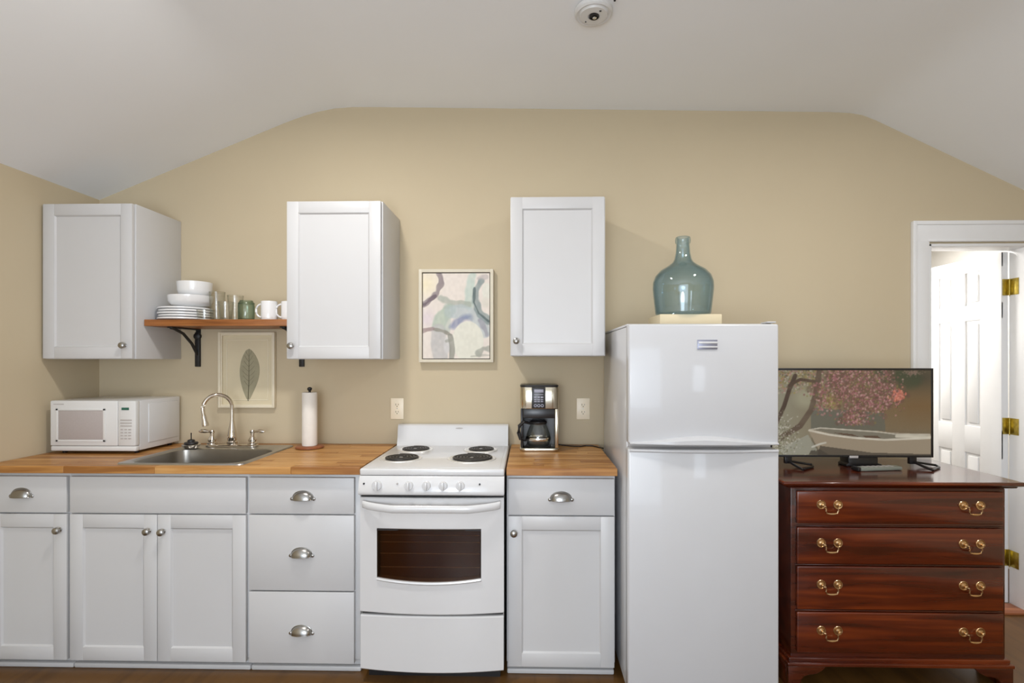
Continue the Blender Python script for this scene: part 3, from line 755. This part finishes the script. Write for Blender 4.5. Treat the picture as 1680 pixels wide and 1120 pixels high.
for bx, by, r in ((-.585, -.445, .078), (-.572, -.205, .070), (-.242, -.205, .066), (-.262, -.440, .094)):
    pan = MB().lathe([(r + .018, .0), (r + .017, .003), (r + .009, .0045), (r + .003, .001), (r * .5, -.004), (.012, -.004), (0, -.004)], (bx, by, .8985), 36).build('burner', M['pan'], t)
    P = []; turns = 4.3 if r < .09 else 5.3; n = int(turns * 26)
    for i in range(n + 1):
        q = i / n; a = q * turns * 2 * PI; rr = .014 + (r - .014) * q
        P.append((bx + rr * math.cos(a), by + rr * math.sin(a), .9045))
    P += [(bx + r + .004, by + .01, .902), (bx + r + .012, by + .012, .900)] if False else []
    MB().tube(P, (r - .014) / turns * .36, 6, flat=.8).build('coil', M['coil'], pan, 60)
    mm = MB()
    for k in range(3):
        a = 2 * PI * k / 3 + .5
        mm.tube([(bx, by, .9008), (bx + (r + .004) * math.cos(a), by + (r + .004) * math.sin(a), .9008)], .0018, 4)
    mm.lathe([(0, 0), (.010, 0), (.010, .0035), (0, .004)], (bx, by, .902), 14); mm.build('coil_support', M['chrome'], pan)
# control panel
cpn = MB().prism([(-.632, .8675), (-.664, .8675), (-.676, .848), (-.684, .812), (-.686, .800), (-.684, .794), (-.676, .790), (-.632, .790)], RX0, RX1, 'x', .003, 2).build('control_panel', M['white'], t)
def knob_on(x, z, r, name, material, depth=.02):
    m = MB(); y = -.676 - (.848 - z) * .22
    m.lathe([(0, -.004), (r * 1.02, -.004), (r, .003), (r * .96, depth * .5), (r * .9, depth * .62), (0, depth * .66)], (x, y, z), 24, '-y')
    if depth > .01: m.box(x - r * .24, x + r * .24, y - depth - .004, y - depth * .4, z - r * .98, z + r * .95, .002)
    return m.build(name, material, cpn)
for x in (-.628, -.496, -.423, -.354, -.283): knob_on(x, .829 + .002, .0205 if x < -.6 else .018, 'knob', M['white'])
for x, mt in ((-.683, 'black'), (-.544, 'mgrey'), (-.203, 'black')): knob_on(x, .838, .0038, 'indicator_light', M[mt], .006)
# oven door with window opening
DZ0, DZ1 = .301, .778
wx0, wx1, wz0, wz1 = -.632, -.198, .447, .648
def zcurve(x): return .447 - .016 * (1 - ((x - (wx0 + wx1) / 2) / ((wx1 - wx0) / 2)) ** 2)
bowz = lambda x: DZ0 - .006 * (1 - ((x - RC) / HW) ** 2)
YD = -.662; AM = .014
dm = MB()
dm.bow(RX0 + .002, wx0, DZ0, DZ1, -.634, YD, RC, HW, AM, bowz, 6)
dm.bow(wx1, RX1 - .002, DZ0, DZ1, -.634, YD, RC, HW, AM, bowz, 6)
dm.bow(wx0, wx1, wz1, DZ1, -.634, YD, RC, HW, AM, None, 20)
def lowprof(tt):
    x = wx0 + (wx1 - wx0) * tt; y = YD - AM * (1 - ((x - RC) / HW) ** 2); q = bowz(x); u = zcurve(x); r = .004
    return [(x, -.634, q), (x, y + r, q), (x, y, q + r), (x, y, u - .014), (x, y - .008, u - .006), (x, y - .006, u), (x, -.634, u)]
dm.sweep(lowprof, [i / 24 for i in range(25)])
do = dm.build('oven_door', M['white'], t, 30)
gm = MB(); gp = lambda tt: (lambda x: [(x, YD + .003 - AM * (1 - ((x - RC) / HW) ** 2), zcurve(x) - .001), (x, YD + .003 - AM * (1 - ((x - RC) / HW) ** 2), wz1 + .001), (x, YD + .006 - AM * (1 - ((x - RC) / HW) ** 2), wz1 + .001), (x, YD + .006 - AM * (1 - ((x - RC) / HW) ** 2), zcurve(x) - .001)])(wx0 - .001 + (wx1 - wx0 + .002) * tt)
gm.sweep(gp, [i / 20 for i in range(21)]); gm.build('oven_window', M['ovenglass'], do)
frm = MB()
frm.box(wx0, wx0 + .006, YD - .003, -.64, wz0 + .002, wz1).box(wx1 - .006, wx1, YD - .003, -.64, wz0 + .002, wz1).box(wx0, wx1, YD - .008, -.64, wz1 - .006, wz1)
frm.build('window_gasket', M['black'], do)
MB().box(wx0 - .02, wx1 + .02, -.6335, -.632, wz0 - .03, wz1 + .02).build('oven_liner', M['cavity'], t)
rk = MB()
for z in (.480, .537, .585, .614): rk.tube([(wx0, -.640, z), (wx1, -.640, z)], .0013, 6)
rk.build('oven_rack', M['pan'], t)
hm = MB()
def hp(tt):
    x = RX0 + .016 + (RX1 - RX0 - .032) * tt; s_ = min(1, math.sin(PI * tt) * 1.5 + 0) ** .7 if 0 < tt < 1 else 0
    yc = -.672 - .040 * s_; P = []
    for k in range(12):
        a = 2 * PI * k / 12; P.append((x, yc - .009 * math.cos(a), .752 - .010 * s_ + .0165 * math.sin(a)))
    return P
hm.sweep(hp, [i / 32 for i in range(33)]); hm.build('door_handle', M['white'], do, 60)
MB().bow(RX0 + .003, RX1 - .003, .062, .288, -.634, -.660, RC, HW, .014, lambda x: .060 - .008 * (1 - ((x - RC) / HW) ** 2), 24, .005)\
    .build('storage_drawer', M['white'], t)
MB().bow(RX0 + .006, RX1 - .006, .288, .302, -.634, -.645, RC, HW, .008, None, 12, .001).box(RX0 + .004, RX1 - .004, -.655, -.634, .7785, .7895).build('seam_shadow', M['void'], t)

# ------------------------------------------------------------------ coffee maker
KX0, KX1, KY0, KY1 = -.046, .148, -.240, -.045; KC = (KX0 + KX1) / 2
t = thing('coffee_maker', 'chrome and black drip coffee maker on the short worktop', 'coffee maker', (KC, -.14, .895))
def rr(x0, x1, y0, y1, r): return rrect(x0, x1, y0, y1, r, 8)
MB().prism(rr(KX0, KX1, KY0, KY1, .030), .8955, .913, 'z', .003).build('base', M['coffee_chrome'], t)
MB().prism(rr(KX0 + .001, KX1 - .001, KY0 + .001, KY1, .035), 1.108, 1.215, 'z', .002).build('brew_head', M['coffee_chrome'], t)
MB().prism(rr(KX0 + .001, KX1 - .001, KY0 + .001, KY1, .035), 1.2152, 1.225, 'z', .004).build('lid', M['black'], t)
MB().box(KX0 + .01, KX1 - .01, -.105, KY1 - .002, .9132, 1.1078).build('rear_column', M['black'], t)
MB().box(KX1 - .020, KX1 - .003, -.236, -.10, .9132, 1.1078, .004).build('side_pillar', M['coffee_chrome'], t)
MB().box(KX0 + .004, KX0 + .016, -.205, -.10, .9132, 1.1078, .004).build('side_pillar', M['black'], t)
pn = MB().box(KC - .038, KC + .030, KY0 - .002, KY0 + .01, 1.110, 1.214, .002).build('control_panel', M['black'], t)
MB().box(KC - .026, KC + .020, KY0 - .003, KY0 + .004, 1.188, 1.204, .001).build('display', M['bluebtn'], pn)
for r, (z, n, h_) in enumerate(((1.179, 1, .004), (1.165, 3, .008), (1.153, 3, .005), (1.144, 3, .005))):
    for c in range(n):
        L = .048 / n
        MB().box(KC - .027 + c * L + .001, KC - .027 + (c + 1) * L - .002, KY0 - .0032, KY0 + .002, z - h_ / 2, z + h_ / 2, .001).build('button', M['bluebtn'], pn)
for x in (-.020, -.003, .014):
    MB().lathe([(.0045, 0), (.0075, 0), (.0075, .0025), (.0045, .0025), (.0045, 0)], (KC + x, KY0 - .0015, 1.124), 16, '-y').build('button', M['bluebtn'], pn)
MB().box(KX0 + .016, KX1 - .021, -.228, -.106, 1.060, 1.1075, .004).build('filter_basket', M['black'], t)
MB().lathe([(0, 0), (.065, 0), (.066, .004), (0, .0045)], (KC - .004, -.168, .9132), 32).build('warming_plate', M['black'], t)
cg = thing('carafe', None, None); cg.location = (0, 0, 0); bpy.data.objects.remove(cg)
CX_, CY_ = KC - .004, -.170
caf = MB().lathe([(0, 0), (.050, 0), (.058, .010), (.062, .03), (.060, .055), (.048, .088), (.040, .104), (.042, .112), (.040, .112), (.038, .104), (.046, .088), (.058, .055), (.060, .03), (.056, .012), (0, .004)], (CX_, CY_, .918), 36).build('carafe', M['clear'], t)
MB().lathe([(0, .108), (.041, .108), (.044, .113), (.044, .120), (.034, .128), (0, .129)], (CX_, CY_, .918), 28).build('carafe_lid', M['black'], caf)
MB().lathe([(.0625, .028), (.0632, .030), (.0632, .040), (.0625, .042), (.0600, .035), (.0625, .028)], (CX_, CY_, .918), 36).build('carafe_band', M['chrome'], caf)
MB().tube([(CX_ - .040, CY_ - .012, 1.030), (CX_ - .075, CY_ - .035, 1.040), (CX_ - .096, CY_ - .042, 1.020), (CX_ - .099, CY_ - .042, .985), (CX_ - .090, CY_ - .038, .955), (CX_ - .066, CY_ - .02, .945), (CX_ - .055, CY_ - .01, .950)],
          [.009, .010, .011, .010, .010, .008, .006], 10, flat=.8).build('carafe_handle', M['black'], caf)
o = MB().tube([(.148, -.06, .905), (.175, -.055, .900), (.22, -.075, .8985), (.27, -.085, .8985), (.30, -.06, .8985), (.335, -.07, .8985), (.362, -.12, .8985), (.3772, -.15, .900)], .0032, 8).build('power_cord', M['black'], None)
tag(recenter(o), 'black power cord running from the coffee maker toward the refrigerator', 'cord')

# ------------------------------------------------------------------ refrigerator
GX0, GX1, GYF = .388, .968, -.780
t = thing('refrigerator', 'white top freezer refrigerator standing between the worktop and the dresser', 'refrigerator', ((GX0 + GX1) / 2, -.4, 0))
MB().box(GX0 + .003, GX1 - .003, -.715, -.075, .03, 1.483, .006).build('body', M['fridge'], t)
MB().box(GX0 + .02, GX1 - .02, -.70, -.10, 0, .0305).build('base', M['black'], t)
MB().box(GX0 + .001, GX1 - .001, -.735, -.075, 1.4832, 1.493, .003).build('top_panel', M['fridge'], t)
MB().box(GX0 + .008, GX1 - .008, -.7255, -.715, .06, 1.478).build('door_gasket', M['mgrey'], t)
fz = MB().box(GX0, GX1, GYF, -.726, 1.022, 1.489, .008, 3).build('freezer_door', M['fridge'], t)
fd = MB().box(GX0 - .002, GX1 + .001, GYF, -.726, .045, 1.003, .008, 3).build('refrigerator_door', M['fridge'], t)
def lip(z0, zf, out_, sgn):
    def prof(tt):
        x = GX0 + .004 + (GX1 - GX0 - .008) * tt; b_ = .5 - .5 * math.cos(2 * PI * tt); zt = zf(b_); yy = GYF - out_ * (.35 + .65 * min(1, b_ * 1.6))
        return [(x, GYF + .004, z0), (x, yy + .003, z0), (x, yy, z0 + sgn * .003), (x, yy, z0 + (zt - z0) * .6), (x, GYF - .002, zt), (x, GYF + .004, zt)]
    return MB().sweep(prof, [i / 28 for i in range(29)])
lip(1.021, lambda b_: 1.030 + .024 * b_, .030, 1).build('handle_lip', M['fridge'], fz, 40)
lip(1.0025, lambda b_: .990 - .004 * b_, .018, -1).build('handle_lip', M['fridge'], fd, 40)
bd = MB().box(.654, .731, GYF - .003, GYF + .002, 1.390, 1.428, .001).build('badge', M['badge'], fz)
MB().box(.658, .731, GYF - .005, GYF - .002, 1.397, 1.403, .001).box(.658, .731, GYF - .005, GYF - .002, 1.413, 1.421, .001).build('badge_bar', M['white'], bd)
MB().box(.925, .960, -.775, -.715, 1.4935, 1.499, .002).build('hinge_cap', M['fridge'], t)

BX, BY = .688, -.47
o = MB().box(BX - .127, BX + .138, BY - .10, BY + .12, 1.4932, 1.546, .004).build('bottle_stand', M['stand'], None)
tag(recenter(o), 'low beige block between the refrigerator top and the glass bottle', 'stand')
m = MB(); Zb = 1.5465
prof = [(0, .004), (.085, 0), (.112, .002), (.119, .010), (.125, .06), (.131, .12), (.130, .150), (.120, .178), (.098, .203), (.066, .222), (.045, .238), (.037, .252), (.031, .28), (.0285, .315), (.0285, .322), (.0325, .326), (.0335, .338), (.031, .350), (.028, .352),
        (.0245, .350), (.0245, .318), (.027, .28), (.033, .252), (.041, .238), (.062, .219), (.094, .200), (.116, .176), (.126, .150), (.127, .12), (.121, .06), (.115, .012), (.10, .008), (0, .009)]
m.lathe(prof, (BX, BY, Zb), 56)
o = m.build('glass_bottle', M['bottleg'], None, 60)
tag(recenter(o), 'large teal glass demijohn bottle standing on top of the refrigerator', 'bottle')

# ------------------------------------------------------------------ dresser
t = thing('wooden_dresser', 'dark mahogany four drawer dresser with brass bail pulls under the television', 'dresser', (1.52, -.4, 0))
YB, YFD = -.17, -.640
bx0, bx1 = 1.082, 1.950
MB().box(bx0, bx1, YFD, YB, .125, .822, .003).build('case', M['mahogd'], t)
# moulded top
def top_prof(inset, z):
    return [(1.038 + inset, -.672 + inset), (2.010 - inset, -.672 + inset), (2.010 - inset, -.165), (1.038 + inset, -.165)]
tp = MB(); bm = bmesh.new(); R = []
for ins, z in ((.034, .822), (.022, .826), (.020, .831), (.008, .836), (.002, .840), (0, .845), (.002, .850), (.007, .853), (.010, .853)):
    R.append([bm.verts.new((x, y, z)) for x, y in top_prof(ins, z)])
for A, B in zip(R, R[1:]):
    for k in range(4): bm.faces.new((A[k], A[(k + 1) % 4], B[(k + 1) % 4], B[k]))
bm.faces.new(R[0][::-1]); bm.faces.new(R[-1]); tp._merge(bm)
tp.build('top', M['mahog'], t, 50)
def bail(x, z, yf, parent):
    m = MB()
    for s in (-1, 1):
        m.lathe([(0, 0), (.0185, 0), (.019, .0015), (.0175, .0035), (.0145, .0030), (.0130, .0012), (.0105, .0015), (.0095, .0040), (.0065, .0050), (.0035, .006), (.0032, .014), (.0050, .0155), (.0055, .0175), (.0035, .0195), (0, .020)], (x + s * .034, yf, z), 20, '-y')
    m.tube([(x - .034, yf - .016, z - .002), (x - .026, yf - .020, z - .003), (x - .024, yf - .020, z - .012), (x - .025, yf - .019, z - .022), (x - .020, yf - .018, z - .031), (x - .010, yf - .018, z - .0335), (x, yf - .018, z - .034),
            (x + .010, yf - .018, z - .0335), (x + .020, yf - .018, z - .031), (x + .025, yf - .019, z - .022), (x + .024, yf - .020, z - .012), (x + .026, yf - .020, z - .003), (x + .034, yf - .016, z - .002)],
           [.003, .003, .0027, .0027, .003, .004, .0045, .004, .003, .0027, .0027, .003, .003], 8)
    return m.build('handle', M['brass'], parent, 35)
for z0, z1, hz in ((.678, .812, .757), (.512, .662, .600), (.326, .503, .430), (.148, .315, .241)):
    d = MB().box(1.100, 1.932, -.656, -.6405, z0, z1, .005, 3).build('drawer', M['mahog'], t)
    for x in (1.231, 1.803): bail(x, hz, -.656, d)
    MB().box(1.097, 1.935, -.648, -.6405, z1 + .0015, z1 + .0065, .002).build('drawer_bead', M['mahogd'], t)
MB().box(1.070, 1.962, -.652, YB, .108, .126, .004).box(1.060, 1.972, -.662, YB, .094, .109, .004).build('base_moulding', M['mahog'], t)
def foot(x0, sgn):
    L = .15; pts = [(0, 0), (.045, 0), (.052, .02), (.05, .035), (.062, .052), (.085, .060), (.11, .062), (.13, .072), (.15, .088), (.15, .0935), (0, .0935)]
    P = [(x0 + sgn * a, b_) for a, b_ in pts]
    m = MB().prism(P if sgn > 0 else P[::-1], -.658, -.636, 'y', .002)
    m.box(min(x0, x0 + sgn * .02), max(x0, x0 + sgn * .02), -.636, -.50, 0, .0935, .002)
    m.build('foot', M['mahogd'], t)
foot(1.064, 1); foot(1.968, -1)
MB().box(1.07, 1.10, YB - .06, YB, 0, .0935).build('foot', M['mahogd'], t); MB().box(1.93, 1.96, YB - .06, YB, 0, .0935).build('foot', M['mahogd'], t)

# ------------------------------------------------------------------ television
TX0, TX1, TY, TZ0, TZ1 = 1.118, 1.862, -.370, .900, 1.311
t = thing('television', 'flat screen television showing a moored boat under pink blossom', 'television', (1.49, -.37, .853))
MB().box(TX0, TX1, TY, TY + .022, TZ0, TZ1, .003).box(TX0 + .12, TX1 - .12, TY + .02, TY + .06, TZ0 + .03, TZ1 - .12, .01).build('housing', M['black'], t)
frame_boxes(MB(), TX0, TX1, TZ0, TZ1, .0095, TY - .004, TY + .001, .001).build('bezel', M['black'], t)
p = Paint(1266, 1526, 607, 745, 300, 160, (112, 96, 72))
gx = (p.X - 1266) / 260; gy = (p.Y - 607) / 138
p.mix(np.clip(.8 - gx * 1.6, 0, 1), (140, 140, 124)); p.mix(np.clip(1 - np.hypot(gx - .92, gy - .1) / .35, 0, 1) * .9, (52, 48, 36))
p.mix(np.clip((gx - .55) * 3, 0, 1) * np.clip(1 - abs(gy - .42) * 3, 0, 1), (108, 82, 50))
p.poly([(1330, 668), (1450, 676), (1452, 706), (1330, 704)], (84, 86, 78), .7)
p.mix(np.clip((gy - .68) * 8, 0, 1) * (gx > .25) * .6, (92, 84, 70))
p.brush([(1450, 615), (1500, 622)], 26, (52, 62, 40), .8, .8, 8, 3)
for k in range(900):
    x = rng.uniform(1266, 1350); y = rng.uniform(607, 645)
    c = [(120, 112, 80), (86, 74, 56), (168, 160, 140), (140, 120, 70), (150, 110, 104)][rng.integers(5)]
    if rng.random() > (y - 607) / 60: p.dot(x, y, rng.uniform(1, 2.6), c, .7)
p.ell(1322, 652, 26, 22, (150, 146, 122), .8, .6); p.ell(1365, 658, 20, 16, (146, 132, 60), .6, .7)
p.brush([(1268, 705), (1286, 665), (1294, 640), (1304, 616)], 7, (62, 46, 38), 1, .3)
p.brush([(1294, 632), (1312, 622), (1342, 626)], 5, (70, 52, 42), 1, .3)
p.brush([(1266, 726), (1284, 715), (1312, 698), (1330, 672), (1338, 645), (1344, 607)], 9, (84, 68, 56), 1, .3)
cl = [(1350, 640), (1375, 625), (1400, 640), (1420, 625), (1445, 615), (1455, 635), (1440, 655), (1410, 655), (1385, 648), (1430, 668), (1400, 672), (1472, 648), (1455, 655), (1372, 612), (1402, 612), (1395, 684), (1400, 692), (1350, 660)]
for k in range(420):
    q = cl[rng.integers(len(cl) - 1)]; x = q[0] + rng.normal() * 12; y = q[1] + rng.normal() * 9
    if y < 694: p.dot(x, y, rng.uniform(3, 7), [(92, 60, 54), (104, 74, 62), (84, 66, 50), (112, 84, 78)][rng.integers(4)], .45)
for k in range(2600):
    q = cl[rng.integers(len(cl))]; x = q[0] + rng.normal() * 11; y = q[1] + rng.normal() * (6 if q[1] > 680 else 9)
    if q == (1472, 648): x = q[0] + rng.normal() * 6; y = q[1] + rng.normal() * 5
    if y > 697: continue
    c = [(148, 94, 98), (172, 120, 120), (110, 66, 64), (92, 66, 54), (188, 150, 142), (128, 84, 80), (116, 104, 60), (98, 76, 60)][rng.integers(8)]
    if q == (1472, 648): c = [(196, 108, 86), (172, 92, 80), (208, 136, 116)][rng.integers(3)]
    p.dot(x, y, rng.uniform(.9, 2.6), c, .62)
for k in range(110): p.dot(1494 + rng.normal() * 7, 610 + rng.normal() * 3, rng.uniform(.8, 1.8), (128, 104, 92), .5)
p.poly([(1266, 740), (1325, 712), (1345, 745), (1266, 745)], (150, 152, 140), .6)
p.poly([(1326, 706), (1345, 701), (1440, 707), (1526, 711), (1526, 745), (1348, 745), (1338, 728)], (142, 128, 108))
p.poly([(1345, 730), (1430, 741), (1526, 743), (1526, 746), (1340, 746)], (72, 64, 54), .9)
p.poly([(1334, 704), (1350, 701), (1440, 708), (1522, 712), (1518, 718), (1440, 719), (1380, 714)], (112, 106, 92))
p.poly([(1366, 708), (1398, 711), (1408, 715), (1382, 712)], (82, 62, 48)); p.poly([(1414, 713), (1438, 713), (1446, 718), (1420, 717)], (82, 62, 48))
p.brush([(1327, 705), (1360, 712), (1400, 717), (1450, 720), (1524, 717)], 3.2, (196, 188, 172), 1, .4)
p.brush([(1328, 704), (1345, 701), (1440, 707), (1470, 711), (1524, 711)], 2.2, (190, 182, 166), .9, .4)
p.brush([(1470, 714), (1524, 715)], 5, (206, 198, 180), .9, .6)
p.brush([(1332, 732), (1345, 727), (1354, 725)], 3, (186, 182, 170), .9, .5)
p.poly([(1330, 738), (1345, 736), (1360, 745), (1326, 745)], (58, 52, 44), .8)
for k in range(700):
    x = 1266 + abs(rng.normal()) * 18; y = 722 + rng.normal() * 20
    p.dot(x, y, rng.uniform(.8, 1.9), [(170, 166, 150), (96, 92, 74), (190, 184, 172), (130, 128, 100)][rng.integers(4)], .6)
p.mesh('screen', M['screen'], t, TX0 + .0095, TX1 - .0095, TZ0 + .0095, TZ1 - .0095, TY - .0012)
MB().box(1.480, 1.520, TY - .0055, TY + .004, TZ0 - .004, TZ0 + .007, .001).build('badge', M['mgrey'], t)
for x in (1.205, 1.775):
    MB().box(x - .016, x + .016, TY + .002, TY + .02, .868, TZ0 + .004, .002).tube([(x, TY + .01, .880), (x + .01, TY - .04, .868), (x + .02, TY - .09, .8585)], .006, 8).tube([(x, TY + .01, .880), (x + .05, TY + .03, .870), (x + .115, TY + .02, .860), (x + .10, TY - .02, .8585), (x + .02, TY - .085, .8585)], .0055, 8)\
        .build('stand_foot', M['black'], t)
m = MB().prism([(1.475, .8535), (1.640, .8535), (1.635, .866), (1.618, .870), (1.618, .899), (1.482, .899), (1.485, .870), (1.475, .864)], -.362, -.290, 'y', .003)
tag(recenter(m.build('media_box', M['black'], None)), 'small black box under the middle of the television', 'media box')
t = thing('remote_control', 'slim grey remote control with a black end lying before the television', 'remote', (1.565, -.435, .8535))
t.rotation_euler = (0, 0, math.radians(9))
m = MB(); m.box(-.098, .112, -.021, .021, 0, .017, .006); 
for v in m.bm.verts: v.co += Vector(t.location)
m.build('case', M['remote'], t)
m = MB(); m.box(-.112, -.094, -.0225, .0225, 0, .020, .006)
for v in m.bm.verts: v.co += Vector(t.location)
m.build('end_cap', M['black'], t)
for i in range(6):
    for j in range(2):
        m = MB(); m.box(-.07 + i * .026, -.056 + i * .026, -.013 + j * .015, -.003 + j * .015, .0165, .0185, .001)
        for v in m.bm.verts: v.co += Vector(t.location)
        m.build('button', M['mgrey'], t)

# ------------------------------------------------------------------ ceiling fittings
def cz_(x):
    for (xa, za), (xb, zb) in zip(CEIL, CEIL[1:]):
        if xa <= x <= xb: return za + (zb - za) * (x - xa) / (xb - xa)
dx, dy = .248, -.812; z = cz_(dx)
t = thing('smoke_detector', 'round white ceiling smoke detector with a dark round centre', 'smoke detector', (dx, dy, z))
MB().lathe([(0, -.004), (.070, -.004), (.073, -.008), (.072, -.020), (.066, -.026), (.058, -.022), (.056, -.022), (.052, -.030), (.022, -.031), (.019, -.026), (.0, -.026)], (dx, dy, z + .003), 44).build('housing', M['plastic'], t)
MB().lathe([(0, -.0285), (.0185, -.0285), (.0195, -.034), (.016, -.0345), (.015, -.030), (0, -.030)], (dx + .002, dy, z + .003), 24).build('vent', M['black'], t)
MB().lathe([(0, -.029), (.009, -.030), (.008, -.036), (.0, -.038)], (dx + .004, dy + .002, z + .003), 16).build('sensor', M['chrome'], t)
MB().box(dx + .018, dx + .026, dy - .034, dy - .028, z - .0295, z - .0265, .001).box(dx - .03, dx - .024, dy + .030, dy + .034, z - .0295, z - .0265, .001).build('slot', M['black'], t)
ex, ey = .310, -.93; z = cz_(ex)
t = thing('ceiling_sprinkler', 'small white ceiling sprinkler with a black tip beside the smoke detector', 'sprinkler', (ex, ey, z))
MB().lathe([(0, 0), (.030, 0), (.028, -.006), (.012, -.010), (.010, -.02), (0, -.02)], (ex, ey, z + .0005), 24).build('escutcheon', M['plastic'], t)
MB().lathe([(0, -.02), (.005, -.02), (.006, -.035), (.004, -.048), (0, -.05)], (ex, ey, z), 12).build('tip', M['black'], t)
